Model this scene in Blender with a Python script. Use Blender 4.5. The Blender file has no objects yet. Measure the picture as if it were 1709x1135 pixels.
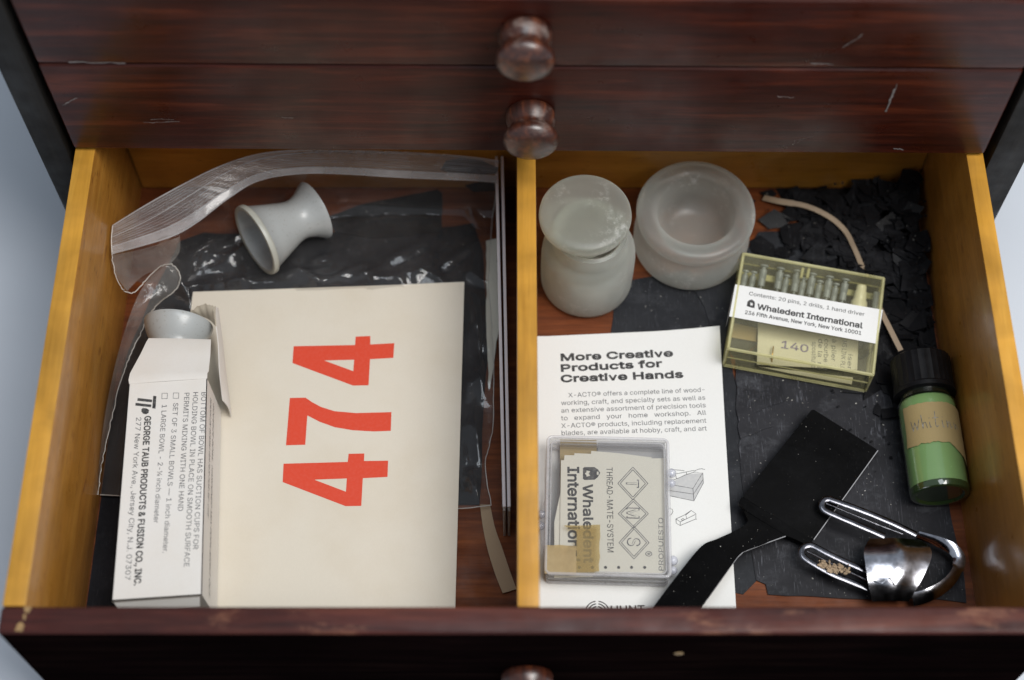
import bpy, bmesh, math, random
from mathutils import Vector, Matrix, noise

S = 0.001                      # everything below is written in millimetres
RAD = math.radians
scene = bpy.context.scene
COL = scene.collection

# ------------------------------------------------------------------ camera
PITCH = 62.0
LENS_PX = 2590.0               # focal length in pixels of the 1709 px wide photograph
CAM = (0.0, -409.0, 670.0)
cam_data = bpy.data.cameras.new('camera')
cam = bpy.data.objects.new('camera', cam_data)
COL.objects.link(cam)
cam.location = Vector(CAM) * S
cam.rotation_euler = (RAD(90 - PITCH), 0, 0)
cam_data.sensor_width = 36
cam_data.lens = 36 * LENS_PX / 1709
cam_data.clip_start = 0.01
cam_data.clip_end = 50
cam_data.dof.use_dof = True
cam_data.dof.focus_distance = 0.715
cam_data.dof.aperture_fstop = 4.4
scene.camera = cam

# ------------------------------------------------------------------ world and lamps
world = bpy.data.worlds.new('World')
scene.world = world
world.use_nodes = True
world.node_tree.nodes['Background'].inputs[0].default_value = (0.78, 0.88, 1.0, 1)
world.node_tree.nodes['Background'].inputs[1].default_value = 0.36

def area(name, loc, target, size, power, color, size_y=None):
    d = bpy.data.lights.new(name, 'AREA')
    d.energy = power
    d.color = color
    d.size = size * S
    if size_y:
        d.shape = 'RECTANGLE'
        d.size_y = size_y * S
    o = bpy.data.objects.new(name, d)
    COL.objects.link(o)
    o.location = Vector(loc) * S
    o.rotation_euler = (Vector(target) - Vector(loc)).to_track_quat('-Z', 'Y').to_euler()
    return o

area('key_softbox', (480, -330, 1150), (30, -60, 40), 640, 12.3, (1.0, 0.975, 0.94), 520)
area('overhead_softbox', (60, -60, 1350), (0, -80, 40), 520, 3.2, (0.88, 0.94, 1.0), 420)

scene.view_settings.view_transform = 'Standard'
scene.view_settings.look = 'None'
scene.view_settings.gamma = 1
scene.view_settings.exposure = 0.12
scene.cycles.max_bounces = 14
scene.cycles.transparent_max_bounces = 24
scene.cycles.transmission_bounces = 10
scene.cycles.caustics_refractive = True
scene.cycles.caustics_reflective = False
scene.cycles.sample_clamp_indirect = 6
scene.cycles.use_denoising = True

# ------------------------------------------------------------------ helpers
CA, SA = math.cos(RAD(PITCH)), math.sin(RAD(PITCH))

def at(px, py, z=0.0):
    """world point (mm) on the horizontal plane z under a pixel of the photograph"""
    u = (px - 854.5) / LENS_PX
    v = (567.5 - py) / LENS_PX
    dy, dz = CA + v * SA, -SA + v * CA
    t = (z - CAM[2]) / dz
    return Vector((CAM[0] + u * t, CAM[1] + dy * t, z))

def pts(lst, z):
    return [at(p[0], p[1], p[2] if len(p) > 2 else z) for p in lst]

ORIGIN = {}

def tag(o, label=None, cat=None, group=None, kind=None):
    if label: o['label'] = label
    if cat: o['category'] = cat
    if group: o['group'] = group
    if kind: o['kind'] = kind
    return o

def thing(name, label, cat, loc, group=None):
    o = bpy.data.objects.new(name, None)
    COL.objects.link(o)
    o.empty_display_size = 0.01
    o.location = Vector(loc) * S
    ORIGIN[o] = Vector(loc)
    return tag(o, label, cat, group)

def link(name, bm, mat, parent=None, smooth=False, angle=35, origin=None):
    """bm is in world millimetres; it becomes ONE mesh object"""
    if parent is not None:
        org = ORIGIN[parent]
    else:
        org = Vector(origin) if origin else Vector((0, 0, 0))
    bmesh.ops.transform(bm, matrix=Matrix.Scale(S, 4) @ Matrix.Translation(-org), verts=bm.verts)
    bm.normal_update()
    if smooth:
        lim = RAD(angle)
        for f in bm.faces: f.smooth = True
        for e in bm.edges:
            if len(e.link_faces) == 2 and e.calc_face_angle(0) > lim:
                e.smooth = False
    me = bpy.data.meshes.new(name)
    bm.to_mesh(me)
    bm.free()
    for m in (mat if isinstance(mat, (list, tuple)) else [mat]):
        me.materials.append(m)
    o = bpy.data.objects.new(name, me)
    COL.objects.link(o)
    ORIGIN[o] = org
    if parent is not None:
        o.parent = parent
    else:
        o.location = org * S
    return o

def new():
    return bmesh.new()

def box(bm, lo, hi, bev=0.0, seg=2, M=None):
    b = bmesh.new()
    bmesh.ops.create_cube(b, size=1)
    for v in b.verts:
        v.co = Vector([lo[i] + (v.co[i] + .5) * (hi[i] - lo[i]) for i in range(3)])
    if bev > 0:
        bmesh.ops.bevel(b, geom=b.edges[:] , offset=bev, segments=seg, profile=.6, affect='EDGES')
    if M is not None:
        bmesh.ops.transform(b, matrix=M, verts=b.verts)
    merge(bm, b)
    return bm

def merge(bm, b):
    me = bpy.data.meshes.new('t')
    b.to_mesh(me)
    b.free()
    bm.from_mesh(me)
    bpy.data.meshes.remove(me)

def lathe(bm, prof, M=None, seg=64, closed=False):
    """prof: list of (r, h); spun about local z"""
    b = bmesh.new()
    rings = []
    for r, h in prof:
        if r < 1e-6:
            rings.append([b.verts.new((0, 0, h))])
        else:
            rings.append([b.verts.new((r * math.cos(2 * math.pi * k / seg), r * math.sin(2 * math.pi * k / seg), h)) for k in range(seg)])
    pairs = list(zip(rings[:-1], rings[1:]))
    if closed: pairs.append((rings[-1], rings[0]))
    for a, c in pairs:
        for k in range(seg):
            k2 = (k + 1) % seg
            if len(a) == 1 and len(c) == 1: continue
            if len(a) == 1: b.faces.new((a[0], c[k2], c[k]))
            elif len(c) == 1: b.faces.new((a[k], a[k2], c[0]))
            else: b.faces.new((a[k], a[k2], c[k2], c[k]))
    bmesh.ops.recalc_face_normals(b, faces=b.faces)
    if M is not None:
        bmesh.ops.transform(b, matrix=M, verts=b.verts)
    merge(bm, b)
    return bm

def frame(O, X, Y, Z):
    M = Matrix.Identity(4)
    for i, a in enumerate((X, Y, Z)):
        a = Vector(a)
        for j in range(3): M[j][i] = a[j]
    for j in range(3): M[j][3] = O[j]
    return M

def axis_frame(O, A):
    """local z along A"""
    q = Vector(A).normalized().to_track_quat('Z', 'Y').to_matrix().to_4x4()
    return Matrix.Translation(Vector(O)) @ q

def spline(P, n=8):
    """Catmull-Rom through the points P (Vectors)"""
    P = [Vector(p) for p in P]
    out = []
    for i in range(len(P) - 1):
        p0, p1, p2, p3 = P[max(i - 1, 0)], P[i], P[i + 1], P[min(i + 2, len(P) - 1)]
        for k in range(n):
            t = k / n
            out.append(.5 * ((2 * p1) + (p2 - p0) * t + (2 * p0 - 5 * p1 + 4 * p2 - p3) * t * t + (3 * p1 - p0 - 3 * p2 + p3) * t ** 3))
    out.append(P[-1])
    return out

def tube(bm, P, r, seg=8, rr=None, closed=False):
    P = [Vector(p) for p in P]
    n = len(P)
    rings = []
    for i in range(n):
        if closed: t = (P[(i + 1) % n] - P[i - 1])
        else: t = P[min(i + 1, n - 1)] - P[max(i - 1, 0)]
        if t.length < 1e-9: t = Vector((0, 0, 1))
        t.normalize()
        up = Vector((0, 0, 1)) if abs(t.z) < .95 else Vector((0, 1, 0))
        x = t.cross(up).normalized()
        y = x.cross(t).normalized()
        ra = r if rr is None else rr[i]
        if not isinstance(ra, (tuple, list)): ra = (ra, ra)
        rings.append([bm.verts.new(P[i] + x * ra[0] * math.cos(2 * math.pi * k / seg) + y * ra[1] * math.sin(2 * math.pi * k / seg)) for k in range(seg)])
    for i in range(n if closed else n - 1):
        a, c = rings[i], rings[(i + 1) % n]
        for k in range(seg):
            bm.faces.new((a[k], a[(k + 1) % seg], c[(k + 1) % seg], c[k]))
    if not closed:
        bm.faces.new(rings[0][::-1])
        bm.faces.new(rings[-1])
    return bm

def slab(bm, outline, thick, tri=True):
    """polygon (world points at the top) extruded downwards by thick"""
    top = [bm.verts.new(p) for p in outline]
    bot = [bm.verts.new(Vector(p) - Vector((0, 0, thick))) for p in outline]
    n = len(top)
    a = sum(outline[i][0] * outline[(i + 1) % n][1] - outline[(i + 1) % n][0] * outline[i][1] for i in range(n))
    if a < 0:
        top.reverse(); bot.reverse()
    f = bm.faces.new(top)
    g = bm.faces.new(bot[::-1])
    for i in range(n):
        j = (i + 1) % n
        bm.faces.new((top[j], top[i], bot[i], bot[j]))
    if tri:
        bmesh.ops.triangulate(bm, faces=[f, g])
    return bm

def flat(bm, outline, holes=()):
    """flat polygon with optional holes, facing up"""
    edges = []
    for loop in [outline] + list(holes):
        vs = [bm.verts.new(p) for p in loop]
        edges += [bm.edges.new((vs[i], vs[(i + 1) % len(vs)])) for i in range(len(vs))]
    r = bmesh.ops.triangle_fill(bm, use_beauty=True, edges=edges)
    fs = [g for g in r['geom'] if isinstance(g, bmesh.types.BMFace)]
    for f in fs:
        f.normal_update()
        if f.normal.z < 0: f.normal_flip()
    return bm

def stroke(bm, P, w, up=Vector((0, 0, 1))):
    """flat line of width w along the points P"""
    P = [Vector(p) for p in P]
    L, R = [], []
    for i in range(len(P)):
        t = P[min(i + 1, len(P) - 1)] - P[max(i - 1, 0)]
        n = up.cross(t)
        n = n.normalized() * w / 2 if n.length > 1e-9 else Vector((w / 2, 0, 0))
        L.append(bm.verts.new(P[i] + n)); R.append(bm.verts.new(P[i] - n))
    for i in range(len(P) - 1):
        bm.faces.new((R[i], R[i + 1], L[i + 1], L[i]))
    return bm

def jag(outline, amp, step, seed):
    """ragged version of an outline of world points"""
    rnd = random.Random(seed)
    out = []
    n = len(outline)
    for i in range(n):
        a, b = Vector(outline[i]), Vector(outline[(i + 1) % n])
        k = max(1, int((b - a).length / step))
        nn = Vector((-(b - a).y, (b - a).x, 0)).normalized()
        for j in range(k):
            p = a.lerp(b, (j + (0 if j == 0 else rnd.uniform(-.3, .3))) / k)
            if j: p += nn * rnd.uniform(-amp, amp)
            out.append(p)
    return out

# outlines of a plain grotesque alphabet: advance and closed contours, capital height = 200
FONT = {
' ': (74, []),
'&': (176, ["77,-3 59,-1 43,5 31,13 21,24 15,38 13,52 15,64 19,74 33,92 55,110 85,132 93,138 100,147 103,159 101,168 97,175 89,180 79,181 66,178 57,170 54,157 57,143 66,129 80,112 172,0 143,0 67,91 48,115 34,135 31,146 30,157 31,169 36,180 43,189 53,196 65,200 79,202 93,200 104,196 114,189 121,181 126,170 127,159 124,142 115,128 101,115 61,86 43,69 39,60 38,52 39,42 43,34 49,28 56,23 65,19 76,18 88,20 99,23 118,38 126,48 132,60 136,73 137,88 160,88 159,71 156,57 146,36 136,24 131,18 120,9 107,3 92,-1"]),
',': (74, ["15,-47 27,28 54,28 33,-47"]),
'-': (178, ["132,96 132,74 45,74 45,96"]),
'.': (74, ["37,-2 31,0 25,3 21,9 19,16 21,23 25,29 31,33 37,34 44,33 50,29 54,23 55,16 54,9 50,3 44,0"]),
'0': (178, ["89,-3 68,0 51,9 37,24 27,45 21,70 19,100 21,130 27,155 37,176 51,190 69,200 89,203 110,200 127,190 141,176 151,155 157,130 159,100 157,70 151,45 141,24 127,9 110,0", "89,19 103,22 114,29 123,41 130,57 134,76 135,100 134,124 130,143 123,159 114,171 103,178 89,181 75,178 64,171 55,159 48,143 44,124 43,100 44,76 48,57 55,41 64,29 75,22"]),
'1': (178, ["30,0 30,21 154,21 154,0", "108,200 108,0 83,0 83,176 82,176 34,141 34,168 78,200"]),
'2': (178, ["25,0 25,19 92,90 111,111 122,128 126,146 125,156 121,165 115,171 107,177 88,181 77,179 68,176 60,170 55,163 51,153 50,142 26,142 28,159 34,174 44,186 56,195 71,201 88,203 105,201 120,195 133,186 142,175 148,162 150,146 146,125 132,102 105,71 60,24 60,22 153,22 153,0"]),
'3': (178, ["86,-3 68,-1 52,4 38,12 28,23 20,36 17,52 43,52 45,42 50,34 56,28 65,23 86,20 108,24 117,29 124,37 128,46 129,57 128,67 124,77 118,85 108,92 95,96 79,97 62,97 62,118 113,176 113,178 27,178 27,200 146,200 146,181 83,109 83,114 104,113 121,108 135,100 146,87 152,73 154,57 152,40 146,26 135,14 121,5 105,-1"]),
'4': (178, ["16,41 16,62 97,200 122,200 43,65 43,64 162,64 162,41", "111,0 111,48 111,57 111,125 135,125 135,0"]),
'6': (178, ["89,-3 71,-1 56,6 43,16 33,29 27,45 25,64 27,78 31,94 54,134 99,200 127,200 59,103 65,113 77,121 92,123 109,122 124,116 136,107 145,94 151,79 153,62 151,44 145,29 135,16 122,6 106,-1", "89,19 100,20 110,25 117,31 124,40 127,50 129,62 127,74 124,84 117,92 110,99 100,103 89,104 78,103 68,99 60,93 54,84 50,74 49,62 50,50 54,40 60,31 68,25 78,20"]),
'7': (178, ["38,0 127,176 127,178 24,178 24,200 154,200 154,176 65,0"]),
':': (74, ["37,-2 31,0 25,3 21,9 19,16 21,23 25,29 31,33 37,34 44,33 50,29 54,23 55,16 54,9 50,3 44,0", "37,106 31,108 25,112 21,117 19,124 21,131 25,137 31,141 37,142 44,141 50,137 54,131 55,124 54,117 50,112 44,108"]),
'A': (189, ["6,0 79,200 109,200 182,0 155,0 113,119 104,146 91,188 96,188 84,146 75,119 33,0", "43,56 43,78 145,78 145,56"]),
'B': (179, ["24,0 24,200 95,200 114,198 129,193 141,185 150,174 155,161 157,147 155,135 152,126 140,112 124,105 124,103 133,101 143,97 151,89 158,80 163,68 164,54 163,39 157,26 148,15 135,7 118,2 97,0", "49,22 96,22 116,25 130,31 137,41 140,54 138,63 135,72 128,80 120,86 110,89 98,91 49,91", "49,112 94,112 113,116 121,122 127,128 131,137 132,146 130,159 123,169 111,175 94,178 49,178"]),
'C': (201, ["105,-3 81,0 59,10 41,25 27,45 19,70 16,100 19,129 27,155 41,175 59,190 81,200 105,203 134,198 147,193 158,185 168,176 176,164 182,152 186,137 161,137 153,155 140,168 124,177 105,179 88,177 72,170 59,159 49,143 43,123 41,100 43,76 49,57 59,41 72,30 88,23 105,21 124,24 140,32 153,45 161,63 186,63 182,49 176,36 168,24 158,15 147,7 134,2 120,-2"]),
'D': (197, ["86,0 38,0 38,22 84,22 107,25 125,32 139,43 149,59 155,78 157,100 155,123 149,142 139,157 126,168 108,175 87,178 37,178 37,200 89,200 116,197 139,188 157,174 170,154 179,129 181,100 179,71 170,47 157,27 138,12 114,3", "49,200 49,0 24,0 24,200"]),
'E': (165, ["24,0 24,200 146,200 146,178 49,178 49,112 140,112 140,90 49,90 49,22 148,22 148,0"]),
'F': (161, ["24,0 24,200 145,200 145,178 49,178 49,109 136,109 136,87 49,87 49,0"]),
'G': (205, ["106,-3 81,0 59,10 41,25 27,45 19,71 16,100 19,129 27,155 41,175 59,190 80,200 104,203 119,202 134,198 147,192 159,184 168,175 177,164 183,151 186,137 160,137 152,155 140,168 124,176 104,179 87,177 72,170 59,159 49,143 43,123 41,100 43,76 49,57 59,41 72,30 88,23 106,21 122,23 136,28 147,37 156,48 161,63 163,80 171,78 111,78 111,101 188,101 188,79 185,56 177,36 165,19 148,7 128,0"]),
'H': (203, ["24,0 24,200 49,200 49,114 154,114 154,200 180,200 180,0 154,0 154,91 49,91 49,0"]),
'I': (118, ["12,0 12,22 46,22 46,178 12,178 12,200 106,200 106,178 72,178 72,22 106,22 106,0"]),
'J': (156, ["73,-3 49,1 30,13 17,32 13,57 13,68 38,68 38,57 41,41 48,29 59,22 73,20 87,22 97,29 104,41 107,57 107,200 132,200 132,57 128,32 116,13 97,1"]),
'K': (183, ["41,57 41,85 55,103 69,119 83,135 143,200 176,200 91,108 90,109", "24,0 24,200 49,200 49,131 49,88 49,76 49,0", "146,0 74,102 90,122 176,0"]),
'L': (154, ["24,0 24,200 49,200 49,22 142,22 142,0"]),
'M': (247, ["24,0 24,200 60,200 109,74 113,62 118,48 122,33 126,19 121,19 125,32 130,48 134,62 139,74 187,200 223,200 223,0 198,0 198,114 198,129 199,145 199,162 199,180 202,180 196,161 189,143 184,127 179,114 134,0 112,0 67,114 63,126 57,142 51,160 44,180 47,180 47,164 48,146 48,129 48,114 48,0"]),
'N': (206, ["24,0 24,200 54,200 135,72 143,59 152,42 163,22 159,21 158,43 157,62 157,77 157,200 182,200 182,0 152,0 79,114 70,130 58,150 42,178 47,178 48,151 49,129 49,114 49,0"]),
'O': (210, ["105,-3 81,0 59,10 41,25 27,45 19,70 16,100 19,129 27,155 41,175 59,190 81,200 105,203 129,200 151,190 169,175 182,155 191,129 194,100 191,70 182,45 169,25 151,10 129,0", "105,21 122,23 137,30 150,41 161,57 167,76 169,100 167,124 161,143 150,159 137,170 122,177 105,179 88,177 72,170 59,159 49,143 43,124 41,100 43,76 49,57 59,41 72,30 88,23"]),
'P': (175, ["24,0 24,200 92,200 114,198 131,192 144,182 153,169 159,154 161,137 159,120 153,104 144,91 131,81 114,75 92,73 51,73 51,95 91,95 106,97 117,101 125,107 131,115 134,125 135,137 134,148 131,158 125,166 117,172 105,176 91,178 49,178 49,0"]),
'Q': (210, ["96,63 123,63 145,33 151,26 184,-19 158,-19 136,10 130,18", "105,-3 81,0 59,10 41,25 27,45 19,70 16,100 19,129 27,155 41,175 59,190 81,200 105,203 129,200 151,190 169,175 182,155 191,129 194,100 191,70 182,45 169,25 151,10 129,0", "105,21 122,23 137,30 150,41 161,57 167,76 169,100 167,124 161,143 150,159 137,170 122,177 105,179 88,177 72,170 59,159 49,143 43,124 41,100 43,76 49,57 59,41 72,30 88,23"]),
'R': (177, ["24,0 24,200 93,200 114,198 131,192 144,183 153,170 159,155 161,138 159,121 153,107 144,95 131,85 114,80 93,78 51,78 51,100 92,100 106,101 117,105 125,111 131,118 135,127 136,138 135,150 131,159 125,167 117,173 106,176 92,178 49,178 49,0", "139,0 90,90 119,90 168,0"]),
'S': (176, ["88,-3 68,-2 50,4 36,12 25,24 18,38 15,54 41,54 43,43 49,34 56,28 65,23 88,19 101,20 112,24 122,29 130,36 134,45 136,55 135,63 131,70 116,80 96,87 72,94 50,102 34,114 24,128 20,146 23,162 29,176 40,187 54,196 71,201 89,203 108,201 124,196 138,187 148,176 155,163 158,149 133,149 128,162 119,172 105,178 88,180 76,179 66,176 57,171 51,164 47,157 45,148 47,138 51,131 67,121 83,115 104,110 122,104 141,93 155,78 159,67 161,54 158,39 152,25 141,13 127,4 109,-2"]),
'T': (176, ["12,178 12,200 164,200 164,178 101,178 101,0 76,0 76,178"]),
'U': (203, ["102,-3 80,-1 61,6 45,17 33,31 26,49 24,68 24,200 49,200 49,70 50,56 55,44 63,34 74,27 87,22 102,20 117,22 130,27 140,34 148,44 153,56 154,70 154,200 180,200 180,68 177,49 170,31 158,17 143,6 124,-1"]),
'W': (270, ["61,0 6,200 32,200 64,77 69,57 73,37 77,16 74,16 79,37 83,57 88,77 120,200 149,200 181,77 187,57 191,37 195,16 192,16 196,37 201,57 206,77 237,200 263,200 208,0 179,0 145,127 138,154 132,187 137,187 132,155 125,127 91,0"]),
'X': (186, ["7,0 85,112 85,93 12,200 41,200 70,157 80,142 88,129 96,115 91,115 99,129 107,142 117,157 147,200 175,200 102,94 102,113 179,0 150,0 115,51 106,65 98,77 91,91 96,91 89,77 81,65 71,51 36,0"]),
'Y': (186, ["80,0 80,82 6,200 36,200 76,135 87,115 98,91 88,91 99,115 110,135 150,200 179,200 105,82 105,0"]),
'Z': (172, ["16,0 16,18 108,151 120,169 134,187 137,179 112,178 88,178 16,178 16,200 156,200 156,181 66,51 53,32 38,13 35,21 60,22 84,22 157,22 157,0"]),
'a': (153, ["63,-3 49,-2 37,2 27,8 19,18 14,29 12,42 13,54 17,63 23,70 30,76 49,83 70,86 92,89 104,92 107,95 108,100 108,101 105,117 94,127 77,130 59,127 46,118 39,108 16,114 22,127 31,136 41,143 52,148 76,151 94,149 112,142 120,135 127,126 131,114 132,99 132,0 109,0 109,20 107,20 99,10 85,0", "67,18 79,19 90,23 98,29 104,37 107,45 108,54 108,75 102,72 91,69 79,67 69,66 53,62 41,55 37,49 36,41 40,28 51,21"]),
'b': (167, ["90,-3 78,-2 68,1 54,12 46,23 44,23 44,0 21,0 21,200 45,200 45,126 46,126 54,136 67,147 77,150 90,151 108,149 123,142 136,130 145,115 151,96 153,74 151,52 145,33 136,18 123,6 108,-1", "87,18 99,20 110,26 118,34 124,46 128,59 129,74 128,89 124,103 118,114 110,122 99,128 87,130 74,128 63,123 55,114 49,103 46,90 44,74 46,59 49,45 55,34 64,26 74,20"]),
'c': (156, ["81,-3 62,-1 46,6 32,18 22,33 16,52 13,74 16,96 22,114 32,130 46,141 62,149 81,151 102,148 120,140 134,127 142,109 119,103 114,114 106,122 95,128 81,130 68,128 57,122 49,113 43,102 39,88 38,74 39,59 43,46 49,35 57,26 68,20 81,18 95,20 106,26 115,35 120,46 143,40 134,22 120,8 102,0"]),
'd': (167, ["77,-3 59,-1 44,6 31,18 21,33 15,52 13,74 15,96 22,115 31,130 44,142 59,149 77,151 90,150 99,147 113,136 120,126 122,126 122,200 146,200 146,0 123,0 123,23 121,23 113,12 99,1 89,-2", "80,18 93,20 103,26 112,34 118,45 121,59 123,74 121,90 118,103 112,114 104,123 93,128 80,130 67,128 57,122 49,114 43,103 39,89 38,74 39,59 43,46 49,34 57,26 68,20"]),
'e': (159, ["83,-3 63,-1 46,6 32,18 22,33 16,52 13,73 16,95 22,114 32,129 45,141 62,149 81,151 104,147 116,142 126,134 134,124 140,111 145,95 146,76 146,67 29,67 29,87 133,87 122,79 121,93 117,106 111,116 103,123 93,128 81,130 68,128 58,123 49,116 43,106 39,95 38,83 38,70 39,55 43,42 50,32 59,24 71,20 83,18 100,21 112,29 120,41 143,36 139,25 132,15 122,8 111,2 98,-2"]),
'f': (100, ["90,149 90,129 3,129 3,149", "32,0 32,170 33,181 38,191 44,199 53,204 74,208 87,207 95,205 89,184 84,186 77,186 67,185 61,181 57,174 56,165 56,0"]),
'g': (167, ["81,-59 66,-58 53,-55 32,-43 20,-27 40,-16 48,-26 61,-35 81,-38 98,-36 111,-30 120,-18 122,-2 122,27 120,27 113,16 99,6 89,3 77,2 60,4 44,10 31,21 22,35 15,54 13,75 15,97 22,115 31,130 44,142 60,149 77,151 90,150 100,147 113,136 121,125 123,125 123,149 146,149 146,-3 144,-21 138,-35 127,-46 114,-53 99,-58", "81,23 93,25 104,30 112,37 118,48 122,60 123,76 122,91 118,104 112,115 104,123 93,128 81,130 68,128 57,122 49,114 43,103 39,90 38,76 39,61 43,48 49,38 57,30 68,25"]),
'h': (161, ["45,89 45,0 21,0 21,200 45,200 45,113 40,113 49,131 60,142 74,149 89,151 104,150 116,145 126,137 134,126 139,112 140,94 140,0 116,0 116,92 114,108 107,120 97,127 83,129 72,128 63,125 56,119 50,111 46,101"]),
'i': (66, ["21,0 21,149 45,149 45,0", "33,174 27,175 21,179 17,184 16,190 17,196 21,201 27,205 33,206 39,205 45,201 48,196 50,190 48,184 45,179 39,175"]),
'k': (150, ["43,54 43,83 47,83 112,149 142,149 72,78 70,78", "21,0 21,200 45,200 45,0", "116,0 58,73 75,90 146,0"]),
'l': (74, ["55,-1 40,1 29,8 23,19 21,33 21,200 45,200 45,39 47,24 51,21 57,20 63,21 67,21 71,1 64,0"]),
'm': (240, ["21,0 21,149 44,149 44,116 42,116 46,127 52,136 68,148 86,152 101,149 113,142 121,130 126,116 123,116 127,126 133,135 150,147 172,152 184,150 195,146 205,139 213,129 217,116 219,100 219,0 195,0 195,100 193,114 186,123 176,128 165,130 155,129 147,126 136,114 132,97 132,0 108,0 108,102 106,113 99,122 90,128 78,130 62,126 55,121 49,114 46,105 45,94 45,0"]),
'n': (161, ["45,89 45,0 21,0 21,149 44,149 44,113 40,113 49,131 60,142 74,149 89,151 104,150 116,145 126,137 134,126 139,112 140,94 140,0 116,0 116,92 114,108 107,120 97,127 83,129 72,128 63,125 56,119 50,111 46,101"]),
'o': (163, ["81,-3 62,-1 46,6 32,18 22,33 16,52 13,74 16,96 22,114 32,130 46,141 62,149 81,151 101,149 117,141 131,130 141,114 148,96 150,74 148,52 141,33 131,18 117,6 101,-1", "81,18 95,20 106,26 115,35 121,46 124,59 126,74 124,88 121,101 115,113 106,122 95,128 81,130 68,128 57,122 49,113 43,102 39,88 38,74 39,59 43,46 49,35 57,26 68,20"]),
'p': (167, ["21,-56 21,149 44,149 44,126 46,126 54,136 67,147 77,150 90,151 108,149 123,142 136,130 145,115 151,96 153,74 151,52 145,33 136,18 123,6 108,-1 90,-3 78,-2 68,1 54,12 46,23 45,23 45,-56", "87,18 99,20 110,26 118,34 124,46 128,59 129,74 128,89 124,103 118,114 110,122 99,128 87,130 74,128 63,123 55,114 49,103 46,90 44,74 46,59 49,45 55,34 64,26 74,20"]),
'r': (102, ["21,0 21,149 44,149 44,126 45,126 51,136 60,144 71,150 84,151 90,151 96,151 96,127 90,128 81,128 71,127 63,124 55,118 49,111 46,103 45,93 45,0"]),
's': (143, ["72,-3 57,-2 44,1 33,7 24,15 18,25 14,37 37,42 41,31 49,24 59,19 71,18 85,20 96,24 103,32 105,40 104,48 100,53 93,58 83,61 59,67 41,73 28,82 21,93 18,108 20,120 26,130 34,139 45,146 59,150 74,151 88,150 100,146 110,141 118,133 127,114 105,109 102,117 95,124 86,129 74,131 61,129 51,125 45,118 43,109 44,101 49,96 68,88 90,82 108,76 120,67 128,56 130,42 128,29 123,19 114,9 102,3 88,-2"]),
't': (89, ["80,149 80,129 3,129 3,149", "26,185 50,185 50,38 51,30 53,24 59,21 67,20 73,20 79,21 84,1 75,-1 66,-2 49,1 36,8 28,20 26,37"]),
'u': (161, ["72,-2 58,0 45,4 35,12 27,23 22,37 21,55 21,149 45,149 45,57 47,41 54,29 65,22 79,20 89,21 98,24 106,30 111,38 115,48 116,60 116,149 140,149 140,0 117,0 117,36 121,36 112,18 101,7 87,0"]),
'v': (153, ["64,0 7,149 33,149 65,61 73,34 81,8 72,8 80,34 88,61 120,149 146,149 89,0"]),
'w': (223, ["54,0 9,149 34,149 52,84 60,54 69,16 65,16 73,53 81,84 99,149 124,149 142,84 150,53 158,16 154,16 162,53 170,84 189,149 214,149 169,0 145,0 125,68 120,88 114,110 109,133 114,133 109,110 103,88 97,68 78,0"]),
'x': (149, ["8,0 67,86 67,67 11,149 39,149 58,120 70,100 81,81 69,81 80,100 92,120 111,149 138,149 82,66 82,84 141,0 113,0 91,34 79,53 68,71 80,71 70,53 58,34 36,0"]),
'y': (153, ["19,-54 24,-34 28,-34 41,-35 51,-29 59,-14 64,-1 7,149 33,149 65,61 73,34 81,8 72,8 80,34 88,61 120,149 146,149 80,-23 69,-42 55,-53 36,-57 25,-56"]),
'®': (182, ["91,46 75,48 61,53 47,60 36,69 26,81 19,94 14,109 13,125 14,140 19,155 26,168 36,180 47,189 61,197 75,201 91,203 107,201 121,197 135,189 146,180 156,168 163,155 168,140 169,125 168,109 163,94 156,81 146,69 135,60 121,53 107,48", "91,65 107,67 121,73 133,83 142,95 148,109 150,125 148,140 142,154 133,166 121,176 107,182 91,184 75,182 61,176 49,166 40,154 34,140 32,125 34,109 40,95 49,83 61,73 75,67", "107,89 90,123 108,123 125,89", "63,89 63,161 99,161 110,158 119,151 122,138 119,124 109,116 98,113 73,113 73,125 94,125 101,128 105,138 104,143 101,146 94,149 80,149 80,89"]),
'¼': (218, ["58,200 58,91 37,91 37,182 36,182 10,162 10,183 32,200", "24,0 161,200 184,200 47,0", "123,18 123,35 167,109 181,109 181,84 172,84 144,37 144,35 207,35 207,18", "173,0 173,23 173,30 173,109 193,109 193,0"]),
'à': (153, ["63,-3 49,-2 37,2 27,8 19,18 14,29 12,42 13,54 17,63 23,70 30,76 49,83 70,86 92,89 104,92 107,95 108,100 108,101 105,117 94,127 77,130 59,127 46,118 39,108 16,114 22,127 31,136 41,143 52,148 76,151 94,149 112,142 120,135 127,126 131,114 132,99 132,0 109,0 109,20 107,20 99,10 85,0", "67,18 79,19 90,23 98,29 104,37 107,45 108,54 108,75 102,72 91,69 79,67 69,66 53,62 41,55 37,49 36,41 40,28 51,21", "65,169 39,208 66,208 85,169"]),
'—': (275, ["275,96 275,74 0,74 0,96"]),
}

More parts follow.
